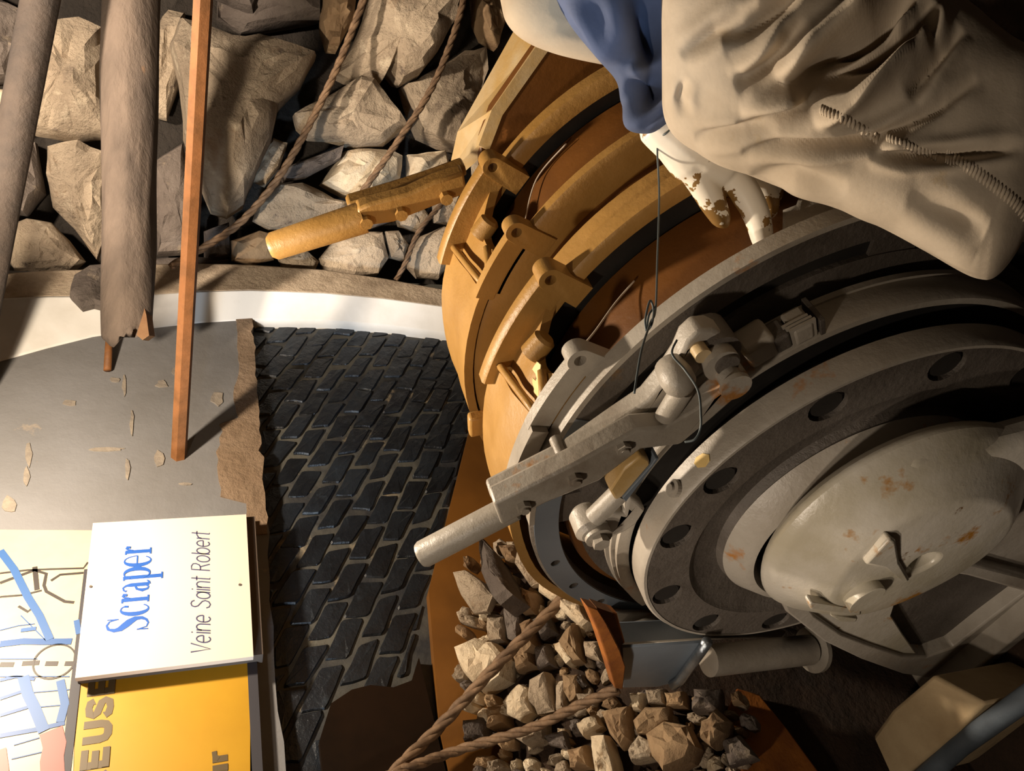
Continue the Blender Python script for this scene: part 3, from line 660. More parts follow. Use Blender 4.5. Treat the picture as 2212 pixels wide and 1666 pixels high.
# --- far orange lever
lv2 = part('clutch_lever', prism([A(x, y, X=1.07) for (x, y) in [(1002, 372), (940, 392), (880, 420), (800, 440), (772, 452), (778, 492), (850, 482), (900, 462), (975, 432), (1010, 420)]], (.03, 0, 0)), 'orange', bevel=.005, label='orange clutch lever of the rear drum')
part('top_bar', prism([A(x, y, X=1.105) for (x, y) in [(1005, 358), (940, 382), (860, 408), (752, 440), (750, 452), (800, 445), (940, 398), (1010, 380)]], (.03, 0, 0)), 'orange', lv2, bevel=.004)
part('handle', tube([A(785, 470, X=1.085), A(592, 532, X=1.085), A(582, 535, X=1.085)], [.025, .022, .016], 20), 'orange', lv2, smooth='auto')
for (x, y) in [(962, 424), (865, 458), (790, 476)]:
    p = A(x, y, X=1.07); part('bolt', rod(p + V((.004, 0, 0)), p - V((.012, 0, 0)), .01, 8), 'orange', lv2, smooth='auto')
# --- rear side frame
NF = [(1178, 74), (1240, 100), (1420, 170), (1400, 330), (1150, 420), (1040, 420), (1036, 312), (1062, 238)]
part('rear_frame', prism([A(x, y, X=1.16) for (x, y) in NF], (.02, .0, .0)), 'barrel', bevel=.003, label='brown rear side frame')
near = [A(x, y, X=1.158) for (x, y) in [(1178, 72), (1062, 238), (1034, 314)]]
far = [A(x, y, X=1.27) for (x, y) in [(1118, 52), (988, 285), (968, 375)]]
tv = near + far
tv += [p + V((0, .006, -.02)) for p in tv]
part('frame_edge', (tv, [[0, 1, 4, 3], [1, 2, 5, 4], [6, 9, 10, 7], [7, 10, 11, 8], [0, 3, 9, 6], [2, 8, 11, 5], [0, 6, 7, 1], [1, 7, 8, 2], [3, 4, 10, 9], [4, 5, 11, 10]]), 'ochrebit', label='upper edge of the rear frame, painted tan as if lit')  # tan colour stands in for light on the frame's top face
# ================================================================== RUBBLE HEAP
HN = V((0, -1.0, 1.0)).normalized(); HP = V((.78, 1.44, .775))
def hz(x, y): return .775 - (1.44 - y) - max(0, x - .72) * .6
def onheap(x, y, off=0):
    P = onplane(x, y, HP + HN * off, HN); ly = 1.405 - max(0, off) * .3
    return P if P.y < ly else A(x, y, Y=ly)
hv, hf = [], []
NX, NY = 56, 20
for i in range(NX + 1):
    x = -.3 + 1.75 * i / NX; ymin = 1.18
    for k in range(NY + 1):
        y = ymin + (1.44 - ymin) * k / NY
        z = max(.02, hz(x, y) - .035 + .018 * noise.noise(V((x * 14, y * 14, 0))) + .012 * noise.noise(V((x * 40, y * 40, 4))))
        if k == 0: z = 0
        hv.append(V((x, y, z)))
for i in range(NX):
    for k in range(NY): q = i * (NY + 1) + k; hf.append([q, q + 1, q + NY + 2, q + NY + 1])
heap = thing('rubble_heap', 'heap of broken brown and white stones piled against the ochre wall', 'rubble', (.6, 1.25, 0))
mesh('grit', hv, hf, 'dirt', heap, kind='stuff')
STONES = [
 ([(1045, 1240), (1040, 1190), (1045, 1165), (1075, 1200), (1110, 1260), (1142, 1310), (1110, 1332), (1080, 1300)], 'rockdark', .05, 'long dark grey stone leaning between the slab and the handle', .03),
 ([(985, 1240), (1010, 1233), (1045, 1258), (1068, 1290), (1052, 1320), (1025, 1327), (1000, 1290)], 'rock', .02, 'flat grey slab stone standing against the ochre wall', .05),
 ([(988, 1402), (1040, 1383), (1082, 1395), (1112, 1430), (1100, 1472), (1050, 1502), (1000, 1452)], 'quartz', .05, 'large white stone under the upper wire rope', .01),
 ([(1095, 1312), (1126, 1300), (1132, 1340), (1126, 1392), (1098, 1382)], 'rockdark', .03, None, .0),
 ([(1058, 1330), (1092, 1330), (1096, 1390), (1065, 1392)], 'rock', .03, None, 0),
 ([(1215, 1297), (1258, 1308), (1282, 1350), (1266, 1362), (1235, 1340), (1213, 1316)], 'quartz', .03, 'pale crumbly stone beside the rusty channel', .02),
 ([(1218, 1372), (1248, 1350), (1256, 1400), (1262, 1432), (1240, 1437), (1213, 1390)], 'tan', .03, None, .01),
 ([(1195, 1392), (1214, 1386), (1242, 1430), (1232, 1442), (1200, 1404)], 'quartz', .015, None, .015),
 ([(1153, 1472), (1190, 1455), (1202, 1540), (1166, 1547), (1150, 1520)], 'rock', .03, 'long pale stone standing above the lower wire rope', .01),
 ([(1202, 1472), (1226, 1470), (1226, 1545), (1206, 1547)], 'rock', .02, None, 0),
 ([(1221, 1460), (1250, 1458), (1256, 1510), (1236, 1522), (1221, 1500)], 'tan', .02, None, 0),
 ([(1095, 1522), (1130, 1480), (1150, 1490), (1152, 1540), (1130, 1562), (1100, 1547)], 'quartz', .03, 'rough white stone with crystals left of the long pale stone', .01),
 ([(1280, 1590), (1316, 1590), (1332, 1640), (1345, 1700), (1290, 1700)], 'quartz', .03, 'long bright white stone below the lower wire rope', .02),
 ([(1248, 1567), (1290, 1545), (1302, 1570), (1266, 1597)], 'quartz', .025, None, .01),
 ([(1308, 1542), (1366, 1528), (1362, 1600), (1346, 1622), (1325, 1592)], 'tan', .03, None, .01),
 ([(1364, 1500), (1396, 1500), (1386, 1536), (1370, 1536)], 'quartz', .02, None, .01),
 ([(1374, 1562), (1400, 1530), (1450, 1530), (1452, 1560), (1410, 1592), (1384, 1592)], 'tan', .03, None, .01),
 ([(1398, 1588), (1440, 1560), (1492, 1570), (1517, 1620), (1502, 1652), (1450, 1680), (1418, 1642)], 'tan', .045, 'big rounded tan stone beside the rusty ground beam', .02),
 ([(1358, 1622), (1385, 1590), (1422, 1610), (1416, 1642), (1370, 1652)], 'rock', .03, None, .015),
 ([(1518, 1560), (1550, 1534), (1580, 1560), (1572, 1590), (1546, 1622), (1520, 1602)], 'tan', .035, 'rusty tan stone against the ground beam', .02),
 ([(1108, 1592), (1182, 1550), (1182, 1600), (1150, 1618)], 'rock', .03, None, .0),
 ([(1180, 1592), (1222, 1580), (1232, 1622), (1190, 1612)], 'rockdark', .02, None, .0),
 ([(1230, 1622), (1270, 1610), (1282, 1662), (1240, 1664)], 'tan', .03, None, 0),
 ([(1250, 1502), (1292, 1500), (1286, 1527), (1256, 1522)], 'rock', .02, None, 0),
 ([(1264, 1387), (1302, 1390), (1302, 1432), (1270, 1422)], 'rock', .025, None, 0),
 ([(1128, 1348), (1152, 1338), (1162, 1400), (1140, 1420)], 'tan', .03, None, .01),
 ([(1158, 1345), (1186, 1330), (1200, 1365), (1175, 1385)], 'rockdark', .03, None, .0),
 ([(1170, 1240), (1205, 1262), (1222, 1300), (1200, 1305), (1165, 1280)], 'quartz', .03, None, .01),
 ([(1125, 1195), (1165, 1225), (1172, 1262), (1150, 1270), (1122, 1225)], 'rock', .03, None, .01),
 ([(1085, 1185), (1120, 1180), (1125, 1215), (1100, 1225)], 'tan', .03, None, 0),
 ([(1135, 1275), (1165, 1285), (1160, 1330), (1135, 1330)], 'tan', .03, None, 0),
 ([(1110, 1400), (1150, 1395), (1160, 1440), (1120, 1455)], 'tan', .03, None, 0),
 ([(1160, 1395), (1190, 1395), (1200, 1440), (1165, 1450)], 'rockdark', .03, None, 0),
 ([(1060, 1530), (1095, 1520), (1100, 1570), (1065, 1580)], 'tan', .03, None, 0),
 ([(1010, 1560), (1060, 1550), (1062, 1600), (1015, 1610)], 'rockdark', .03, None, 0),
 ([(1440, 1500), (1480, 1495), (1485, 1530), (1445, 1532)], 'tan', .025, None, 0),
 ([(1400, 1495), (1440, 1490), (1440, 1525), (1405, 1525)], 'rock', .025, None, 0),
 ([(1500, 1490), (1560, 1490), (1560, 1540), (1505, 1545)], 'rockdark', .03, None, 0),
 ([(1580, 1500), (1600, 1495), (1605, 1520), (1585, 1525)], 'tan', .02, None, 0),
 ([(1560, 1600), (1600, 1590), (1640, 1640), (1580, 1660)], 'rockdark', .03, None, 0)]
fill = random.Random(21)
pts = []
tries = 0
while len(pts) < 215 and tries < 6000:
    tries += 1; x, y = fill.uniform(1000, 1620), fill.uniform(1170, 1700) if len(pts) < 150 else fill.uniform(1690, 2150)
    if y < 1330 and x > 1230: continue
    if y < 1500 and x > 1330: continue
    if y > 1690 and x < 960 + (y - 1690) * .1: continue
    if x > 1480 and y < 1480 + (x - 1480) * .2: continue
    if any((x - a) ** 2 + (y - b) ** 2 < 20 ** 2 for a, b in pts): continue
    pts.append((x, y))
for i, (ol, m, d, lab, off) in enumerate(STONES):
    P = [onheap(x, y, off) for x, y in ol]
    if lab: tag(rock(P, HN, d, 200 + i, 'stone', m, None), lab, 'stone')
    else: rock(P, HN, d, 200 + i, 'stone', m, heap)
for i, (x, y) in enumerate(pts):
    k = fill.randint(5, 7); r0 = fill.uniform(11, 24); an = fill.uniform(0, 3); el = fill.uniform(.5, .95); ol = []
    for q in range(k):
        t = 2 * PI * q / k + fill.uniform(-.25, .25); u, v = r0 * math.cos(t), r0 * el * math.sin(t)
        ol.append(onheap(x + u * math.cos(an) - v * math.sin(an), y + u * math.sin(an) + v * math.cos(an), -.022))
    rock(ol, HN, fill.uniform(.012, .03), 300 + i, 'stone', fill.choice(['tan', 'rock', 'rock', 'rockdark', 'tan', 'quartz']), heap)
# rusty ground beam that holds the heap
gb = [A(x, y, Y=1.165) for (x, y) in [(1592, 1486), (1640, 1500), (1705, 1580), (1765, 1662), (1800, 1730), (1640, 1760), (1600, 1660), (1560, 1560)]]
tag(mesh('ground_beam', *prism(gb, (.0, .03, -.01)), 'rust', None, bevel=.003), 'rusty orange steel beam edge along the foot of the rubble', 'beam')
# concrete block and pipe by the pedestal
bt = [V((.405, 1.36, .035)), V((.385, 1.08, .035)), V((.31, 1.06, .035)), V((.272, 1.36, .035))]
bt = [A(x, y, Z=.18) for (x, y) in [(1885, 1590), (1925, 1535), (2015, 1458), (2128, 1520), (2060, 1590), (1955, 1675), (1930, 1690)]]
tag(mesh('concrete_block', *prism(bt, (0, 0, -.18)), 'concrete', None, bevel=.006), 'beige concrete block on the floor beside the pedestal', 'block')
tag(mesh('floor_pipe', *tube([A(1925, 1745, Z=.165), A(2075, 1610, Z=.165), A(2290, 1455, Z=.165)], .016, 20), 'pipe', None, smooth='auto'), 'blue grey pipe lying along the concrete block', 'pipe')
# ================================================================== ROPES, PROPS, WIRES
def rope(name, pts, r, lab, m='rope', cat='rope', n=8, twist=True):
    path = spline(pts, 16); parts = []
    if twist:
        L = 0; lens = [0]
        for i in range(1, len(path)): L += (path[i] - path[i - 1]).length; lens.append(L)
        for s in range(3):
            up = None; q = []
            for i, p in enumerate(path):
                d = (path[min(i + 1, len(path) - 1)] - path[max(i - 1, 0)]).normalized()
                if up is None: up = d.orthogonal().normalized()
                up = (up - d * up.dot(d)).normalized(); t = lens[i] * (1.1 / r) * .55 + s * 2 * PI / 3
                q.append(p + (up * math.cos(t) + d.cross(up) * math.sin(t)) * r * .5)
            parts.append(tube(q, r * .58, 7))
    else: parts.append(tube(path, r, n))
    return tag(mesh(name, *merge(*parts), m, None, smooth=True), lab, cat)
rope('wire_rope', [onheap(660, 1960, .05), onheap(760, 1790, .05), onheap(860, 1660, .05), onheap(950, 1570, .055), onheap(1085, 1425, .075), onheap(1222, 1288, .03), onheap(1260, 1250, 0)], .011, 'rusty twisted wire rope running up over the large white stone')
rope('wire_rope', [onheap(640, 1790, .06), onheap(760, 1715, .06), onheap(870, 1664, .06), onheap(1000, 1618, .05), onheap(1150, 1572, .05), onheap(1255, 1522, .05), onheap(1335, 1488, .06)], .009, 'rusty wire rope ending at the grey base frame box')
rope('wire_rope', [onrock(x, y, o) for (x, y, o) in [(800, -60, .2), (778, 20, .2), (708, 190, .19), (612, 368, .15), (525, 475, .13), (440, 535, .14), (370, 575, .2)]], .0105, 'brown rope hanging diagonally past the biggest pale block')
rope('wire_rope', [onrock(x, y, o) for (x, y, o) in [(1010, -40, .16), (985, 60, .2), (935, 185, .2), (870, 290, .17), (780, 418, .16), (740, 470, .15)]], .010, 'brown rope hanging over the speckled stones beside the rear frame')
rope('wire_rope', [onrock(x, y, o) for (x, y, o) in [(955, 440, .05), (905, 500, .09), (875, 570, .09), (855, 605, .08)]], .008, 'short rope end among the small stones under the orange lever')
# timber prop: bark log with split end
la_, lb_ = A(275, 735, Y=1.33), T(285, -40, 1.70)
ldir = (lb_ - la_).normalized(); L_end = lb_ + ldir * .35
lp = thing('timber_prop', 'thick grey timber log with a split end crossing in front of the rocks', 'log', tuple(la_))
vs, fs = [], []; NL, NC = 70, 36
u_ = ldir.orthogonal().normalized(); v_ = ldir.cross(u_)
for i in range(NL + 1):
    f = i / NL; c = la_.lerp(L_end, f)
    for j in range(NC):
        a = 2 * PI * j / NC; d = u_ * math.cos(a) + v_ * math.sin(a)
        r = .054 + .006 * f + .004 * noise.noise(V((math.cos(a) * 2, math.sin(a) * 2, f * 5))) + .0035 * noise.noise(V((math.cos(a) * 7, math.sin(a) * 7, f * 6)))
        cc = c + d * r
        if i == 0: cc += ldir * (.035 * noise.noise(V((math.cos(a) * 1.5, math.sin(a) * 1.5, 9))) - .02 * d.z + .03)
        vs.append(cc)
for i in range(NL):
    for j in range(NC): fs.append([i * NC + j, i * NC + (j + 1) % NC, (i + 1) * NC + (j + 1) % NC, (i + 1) * NC + j])
vs.append(la_ + ldir * .02); fs += [[j, (j + 1) % NC, len(vs) - 1] for j in range(NC)]
fs.append(list(range(NL * NC, NL * NC + NC)))
mesh('trunk', vs, fs, 'log', lp, smooth=True)
for (x, y, w2, m) in [(285, 1110 - 430, 1, 'rawwood')]:
    ol = [T(x, y, 1.822) for (x, y) in [(290, 655), (305, 640), (316, 680), (322, 725), (308, 735), (285, 715), (272, 720), (278, 690)]]
    mesh('split_face', *prism(ol, FW * .03), m, lp, label='orange brown split wood')
kx = T(285, 268, 1.731)
mesh('knot', *prism([kx + ldir * .03 * math.cos(2 * PI * k / 14) + UP * .013 * math.sin(2 * PI * k / 14) - FW * .004 for k in range(14)], FW * .02), 'rawwood', lp, smooth=True, label='pale cut knot')
# second prop, upper right, and its nail-like offcut
m0, m1 = T(95, -40, 1.55), A(-75, 860, Y=1.40)
tag(mesh('timber_prop', *tube(spline([m0 - (m1 - m0) * .3, m0, m0.lerp(m1, .5), m1], 8), .034, 14), 'logshade', None, smooth=True), 'thinner smooth timber pole beside the thick log, without a split end', 'log')
# rusty drill steel stuck in the wall
b0, b1 = A(386, 990, Y=WY - .006), T(441, -40, 1.40)
bd = (b1 - b0).normalized()
tag(mesh('drill_steel', *tube([b0 - bd * .0, b0 + bd * .02, b1 + bd * .4], .0172, 6), 'rustbar', None), 'rusty orange hexagonal steel bar stuck into the grey render', 'bar')
tag(mesh('iron_pin', *tube([A(238, 700, Y=WY - .06), A(232, 800, Y=WY - .02)], .009, 10), 'rustbar', None, smooth=True), 'short brown iron pin under the split end of the log', 'pin')
lump = [A(x, y, Y=RY - .01) for (x, y) in [(160, 600), (195, 575), (228, 572), (228, 660), (205, 655), (175, 662), (150, 640), (152, 620)]]
rock(lump, V((0, -1, 0)), .02, 77, 'dark_lump', 'rockdark', trim, label='dark raised lump on the rib')  # raised dark lump on the plaster rib
# ================================================================== SIGNS
def flat(poly2, Y, m, name, parent, th=.001, label=None):
    return mesh(name, *prism([A(x, y, Y=Y) for (x, y) in poly2], (0, th, 0)), m, parent, label=label)
SY = WY - .075
def sgn(u, v, Y):   # u 0..1 left to right, v 0..1 bottom to top on the sign
    return TL.lerp(TR, u).lerp(BL.lerp(BR, u), 1 - v) + V((0, Y, 0))
TL, TR, BR, BL = A(155, 1450, Y=SY), A(210, 1116, Y=SY), A(537, 1124, Y=SY), A(543, 1434, Y=SY)
xl, xr = (TL.x + BL.x) / 2, (TR.x + BR.x) / 2
zt, zb = (TL.z + TR.z) / 2, (BL.z + BR.z) / 2
TL, TR, BR, BL = V((xl, SY, zt)), V((xr, SY, zt)), V((xr, SY, zb)), V((xl, SY, zb))
sg = thing('name_sign', 'white sign with blue Scraper lettering overlapping the yellow poster', 'sign', (xl, SY, zb))
mesh('board', *prism([TL, TR, BR, BL], (0, .012, 0)), 'sign', sg)
mesh('backing', *prism([V((xl + .01, SY + .014, zb - .018)), V((xr + .004, SY + .014, zb - .018)), V((xr + .004, SY + .014, zt)), V((xl + .01, SY + .014, zt))], (0, .03, 0)), 'signedge', sg, label='brown backing board')
for (x, y) in [(196, 1268), (518, 1264)]:
    p = A(x, y, Y=SY); mesh('nail', *rod(V((p.x, SY + .002, p.z)), V((p.x, SY - .002, p.z)), .0024, 10), 'signedge', sg)
def ribbon(pts, o, ex, ez, wd, thick=.0008):
    """flat pen stroke: pts (x, y[, width]) in letter units, on the board"""
    P = [(p[0], p[1], (p[2] * 1.12 if len(p) > 2 else wd)) for p in pts]; vs = []
    for i, (x, y, w_) in enumerate(P):
        a, b = P[max(i - 1, 0)], P[min(i + 1, len(P) - 1)]; dx, dy = b[0] - a[0], b[1] - a[1]; l = math.hypot(dx, dy) or 1
        nx, ny = -dy / l * w_ / 2, dx / l * w_ / 2
        for sgn_ in (1, -1): vs.append(o + ex * (x + nx * sgn_) + ez * (y + ny * sgn_))
    n = len(vs); vs += [v + V((0, -thick, 0)) for v in vs]; fs = []
    for i in range(len(P) - 1):
        q = [2 * i, 2 * i + 1, 2 * i + 3, 2 * i + 2]; fs += [q, [z + n for z in reversed(q)], [2 * i, 2 * i + 2, 2 * i + 2 + n, 2 * i + n], [2 * i + 1, 2 * i + 1 + n, 2 * i + 3 + n, 2 * i + 3]]
    fs += [[0, n, n + 1, 1], [n - 2, n - 1, 2 * n - 1, 2 * n - 2]]
    return vs, fs
def arc(cx, cy, rx, ry, a0, a1, n=14, wf=None):
    out = []
    for k in range(n + 1):
        a = math.radians(a0 + (a1 - a0) * k / n); p = (cx + rx * math.cos(a), cy + ry * math.sin(a)); out.append(p + ((wf(a),) if wf else ()))
    return out
thick = lambda a: .05 + .15 * abs(math.cos(a)) ** 2
SER = {  # high contrast serif letters, x height 1
 's0': (1.0, [[(.86, 1.30, .04), (.84, 1.05, .04)]]),
 'S': (.95, [[(.80, 1.10, .05), (.72, 1.36, .06), (.50, 1.45, .07), (.27, 1.38, .11), (.17, 1.18, .18), (.22, .98, .24), (.42, .80, .28), (.62, .64, .28), (.78, .44, .22), (.78, .22, .16), (.66, .06, .1), (.46, -.02, .06), (.24, .04, .05), (.12, .34, .05)], [(.82, 1.45, .04), (.80, 1.05, .05)], [(.10, -.02, .05), (.12, .38, .05)]]),
 'c': (.76, [arc(.4, .5, .30, .5, 50, 320, 20, lambda a: .05 + .17 * max(0, -math.cos(a)) ** 1.2), [(.52, .82, .16), (.64, .80, .12)]]),
 'r': (.62, [[(.22, 0, .2), (.22, .98, .2)], [(.04, .97, .06), (.30, .97, .06)], [(.02, .03, .06), (.44, .03, .06)], [(.30, .70, .06), (.40, .92, .07), (.50, .97, .08)], [(.46, .90, .16), (.60, .88, .14)]]),
 'a': (.78, [[(.52, .02, .2), (.52, .70, .2), (.48, .88, .1), (.36, .98, .06), (.2, .94, .06), (.14, .84, .1)], [(.50, .56, .05), (.24, .46, .1), (.15, .26, .17), (.22, .08, .1), (.34, .03, .05), (.50, .18, .05)], [(.52, .05, .16), (.68, .03, .06), (.76, .10, .05)]]),
 'p': (.90, [[(.22, -.45, .2), (.22, .98, .2)], [(.04, .97, .06), (.30, .97, .06)], [(.02, -.45, .06), (.44, -.45, .06)], arc(.44, .5, .33, .48, 150, -150, 18, lambda a: .05 + .17 * max(0, math.cos(a)) ** 1.2)]),
 'e': (.80, [arc(.42, .5, .31, .5, 0, 322, 22, lambda a: .05 + .17 * max(0, -math.cos(a)) ** 1.2), [(.13, .52, .05), (.73, .52, .05)]])}
t0, t1 = A(318, 1362, Y=SY), A(318, 1178, Y=SY)     # baseline ends
wid = sum(SER[c][0] for c in 'Scraper'); ux = (t1.x - t0.x) / wid
xh = .048; base_z = (t0.z + t1.z) / 2 - .004; xx = t0.x; parts = []
for c in 'Scraper':
    for k, st in enumerate(SER[c][1]): parts.append(ribbon(st, V((xx, SY, base_z)), V((ux, 0, 0)), V((0, 0, xh * .95)), .1, .0007 + .0002 * k))
    xx += SER[c][0] * ux
mesh('lettering', *merge(*parts), 'inkblue', sg, label='blue serif word Scraper')
MONO = {'V': (.66, [[(0, 1.4), (.28, 0), (.62, 1.4)]]), 'e': (.66, [[(.06, .5), (.56, .5)] + arc(.31, .5, .25, .5, 5, 310, 16)]), 'i': (.2, [[(.1, 0), (.1, 1)], [(.1, 1.28), (.1, 1.36)]]),
 'n': (.62, [[(.08, 0), (.08, 1)], [(.08, .6)] + arc(.31, .66, .22, .34, 170, 0, 10) + [(.53, 0)]]), ' ': (.42, []),
 'S': (.7, [[(.58, 1.16), (.5, 1.34), (.34, 1.42), (.16, 1.34), (.1, 1.12), (.18, .9), (.36, .74), (.54, .58), (.62, .36), (.54, .1), (.34, -.02), (.14, .08), (.06, .28)]]),
 'a': (.66, [arc(.31, .5, .25, .5, 0, 360, 20), [(.56, 1), (.56, 0)]]), 't': (.36, [[(.16, 1.4), (.16, .0), (.26, 0)], [(0, 1), (.34, 1)]]),
 'R': (.7, [[(.08, 0), (.08, 1.4), (.36, 1.4), (.54, 1.28), (.58, 1.06), (.5, .82), (.34, .72), (.08, .72)], [(.34, .72), (.6, 0)]]), 'o': (.66, [arc(.32, .5, .26, .5, 0, 360, 20)]),
 'b': (.66, [[(.08, 1.4), (.08, 0)], arc(.33, .5, .25, .5, 0, 360, 20)]), 'r': (.36, [[(.08, 0), (.08, 1)], [(.08, .6), (.16, .86), (.34, .98)]])}
t0, t1 = A(456, 1411, Y=SY), A(462, 1142, Y=SY)
txt = 'Veine Saint Robert'; wid = sum(MONO[c][0] for c in txt); ux = (t1.x - t0.x - .008) / wid; xx = t0.x; parts = []
for c in txt:
    for st in MONO[c][1]: parts.append(ribbon([(p[0] + .16 * p[1], p[1]) for p in st], V((xx, SY, t0.z + .001)), V((ux, 0, 0)), V((0, 0, .0235)), .08))
    xx += MONO[c][0] * ux
mesh('lettering', *merge(*parts), 'inkgrey', sg, label='thin grey italic words Veine Saint Robert')
# yellow poster
PY = WY - .035
yp = thing('yellow_poster', 'yellow poster with heavy dark letters beside the cream machine drawing', 'poster', tuple(A(537, 1600, Y=PY)))
YL = [(170, 1440), (540, 1425), (541, 1900), (120, 1900)]
flat(YL, PY, 'yellow', 'sheet', yp, .01)
pz = A(537, 1500, Y=PY).z; xa, xb = A(537, 1900, Y=PY).x, A(537, 1120, Y=PY).x
mesh('border', *prism([V((xa, PY - .002, pz)), V((xb, PY - .002, pz)), V((xb, PY - .002, pz - .017)), V((xa, PY - .002, pz - .017))], (0, .02, 0)), 'frameblack', yp, label='black lower border')
pt = A(165, 1520, Y=PY).z
mesh('border', *prism([V((xa, PY - .002, pt + .012)), V((xb - .1, PY - .002, pt + .012)), V((xb - .1, PY - .002, pt - .003)), V((xa, PY - .002, pt - .003))], (0, .02, 0)), 'frameblack', yp, label='black upper border')
BLK = {'E': (.9, [[(.14, 0, .28), (.14, 1, .28)], [(.0, .875), (.82, .875)], [(.0, .5), (.74, .5)], [(.0, .125), (.84, .125)]]), 'U': (1.0, [[(.15, 1, .3), (.15, .4, .3), (.2, .22, .3), (.35, .13, .27), (.5, .125, .26), (.65, .13, .27), (.78, .22, .3), (.83, .4, .3), (.83, 1, .3)]]),
 'S': (.95, [[(.80, .70, .28), (.74, .84, .26), (.5, .89, .22), (.22, .84, .26), (.16, .70, .28), (.26, .57, .26), (.5, .5, .24), (.74, .43, .26), (.82, .30, .28), (.74, .16, .26), (.48, .11, .22), (.2, .16, .26), (.12, .30, .28)]]),
 'R': (1.0, [[(.14, 0, .28), (.14, 1, .28)], [(.0, .88, .24), (.55, .88, .24), (.74, .8, .26), (.76, .68, .26), (.66, .54, .24), (.5, .5, .22), (.1, .5, .22)], [(.48, .5, .3), (.82, 0, .3)]]),
 'u': (.85, [[(.13, .75, .26), (.13, .3, .26), (.22, .14, .24), (.42, .14, .24), (.58, .26, .24)], [(.64, 0, .26), (.64, .75, .26)]]), 'r': (.6, [[(.14, 0, .26), (.14, .75, .26)], [(.14, .45, .2), (.3, .64, .22), (.52, .66, .22)]])}
parts = []
z0 = A(250, 1560, Y=PY).z; hgt = A(205, 1560, Y=PY).z - z0
xe = A(245, 1450, Y=PY).x; xq = xe
step_ = (A(238, 1510, Y=PY).x - A(238, 1560, Y=PY).x)
z0 = A(248, 1490, Y=PY).z; hgt = .042
for c in 'ESUER':
    cw = .0415; xq -= cw
    for k, st in enumerate(BLK[c][1]): parts.append(ribbon(st, V((xq, PY, z0)), V((cw * .93, 0, 0)), V((0, 0, hgt)), .25, .0008 + .0003 * k))
mesh('lettering', *merge(*parts), 'inkblack', yp, label='dark block letters REUSE'); parts = []
xq = A(480, 1607, Y=PY).x - .03; zz = A(492, 1640, Y=PY).z
for c, dx in (('r', 0), ('u', -.033)):
    for k, st in enumerate(BLK[c][1]): parts.append(ribbon(st, V((xq + dx, PY, zz)), V((.036, 0, 0)), V((0, 0, .032)), .22, .0008 + .0003 * k))
mesh('lettering', *merge(*parts), 'inkblack', yp, label='dark block letters ur')
# machine drawing poster
cp = thing('drawing_poster', 'cream poster with a blue and brown drawing of machinery partly behind the white sign', 'poster', tuple(A(190, 1400, Y=PY)))
flat([(205, 1146), (-420, 1142), (-420, 1950), (150, 1950), (165, 1440), (215, 1440)], PY - .001, 'cream', 'sheet', cp, .01)
def line(pts, wpx, m, name='drawing_line', Y=PY - .0012):
    P = [A(x, y, Y=Y) for (x, y) in pts]
    return ribbon([(p.x, p.z) for p in P], V((0, Y, 0)), V((1, 0, 0)), V((0, 0, 1)), wpx * .00092, .0006)
groups = {'pbrown': [([(0, 1239), (60, 1232), (110, 1230), (180, 1228), (190, 1215)], 4), ([(0, 1260), (40, 1245), (75, 1232), (100, 1240), (95, 1265), (100, 1278), (140, 1300), (160, 1302)], 6), ([(0, 1290), (50, 1286), (90, 1276)], 4), ([(110, 1255), (130, 1242), (180, 1238)], 5), ([(75, 1225), (80, 1275)], 9), ([(0, 1436), (30, 1436)], 9), ([(48, 1434), (85, 1432)], 9), ([(98, 1434), (125, 1434)], 9), ([(140, 1434), (160, 1434)], 9), ([(40, 1310), (60, 1322), (72, 1312)], 5)],
 'pdeep': [([(0, 1392), (50, 1386), (100, 1387), (155, 1386)], 13), ([(0, 1470), (35, 1462), (75, 1468)], 6), ([(0, 1510), (60, 1490)], 6), ([(0, 1546), (70, 1525)], 6), ([(0, 1590), (80, 1576), (140, 1562)], 8), ([(0, 1424), (80, 1424)], 2), ([(0, 1362), (40, 1352), (75, 1348)], 2), ([(30, 1610), (85, 1594)], 2), ([(25, 1640), (90, 1625)], 2), ([(45, 1330), (100, 1385)], 2), ([(0, 1462), (150, 1462)], 2), ([(50, 1498), (150, 1490)], 2), ([(60, 1530), (150, 1522)], 2)],
 'pblue': [([(0, 1190), (30, 1230), (60, 1290), (85, 1330), (108, 1382)], 14), ([(50, 1462), (60, 1500), (75, 1530), (95, 1580)], 18), ([(130, 1470), (140, 1520), (130, 1560)], 14), ([(45, 1362), (78, 1358)], 8), ([(165, 1340), (170, 1370)], 10)],
 'pred': [([(0, 1620), (6, 1666), (4, 1720)], 18), ([(110, 1578), (118, 1610), (112, 1640), (116, 1720)], 36)]}
import itertools
for m, ls in groups.items():
    for p, w_ in ls: mesh('drawing_line', *line(p, w_, m, Y=PY - .0012 - .0003 * list(groups).index(m)), m, cp)
cc = A(118, 1430, Y=PY)
mesh('drawing_circle', *ribbon([(cc.x + .032 * math.cos(2 * PI * k / 32), cc.z + .032 * math.sin(2 * PI * k / 32)) for k in range(33)], V((0, PY - .0015, 0)), V((1, 0, 0)), V((0, 0, 1)), .003, .0006), 'pbrown', cp)
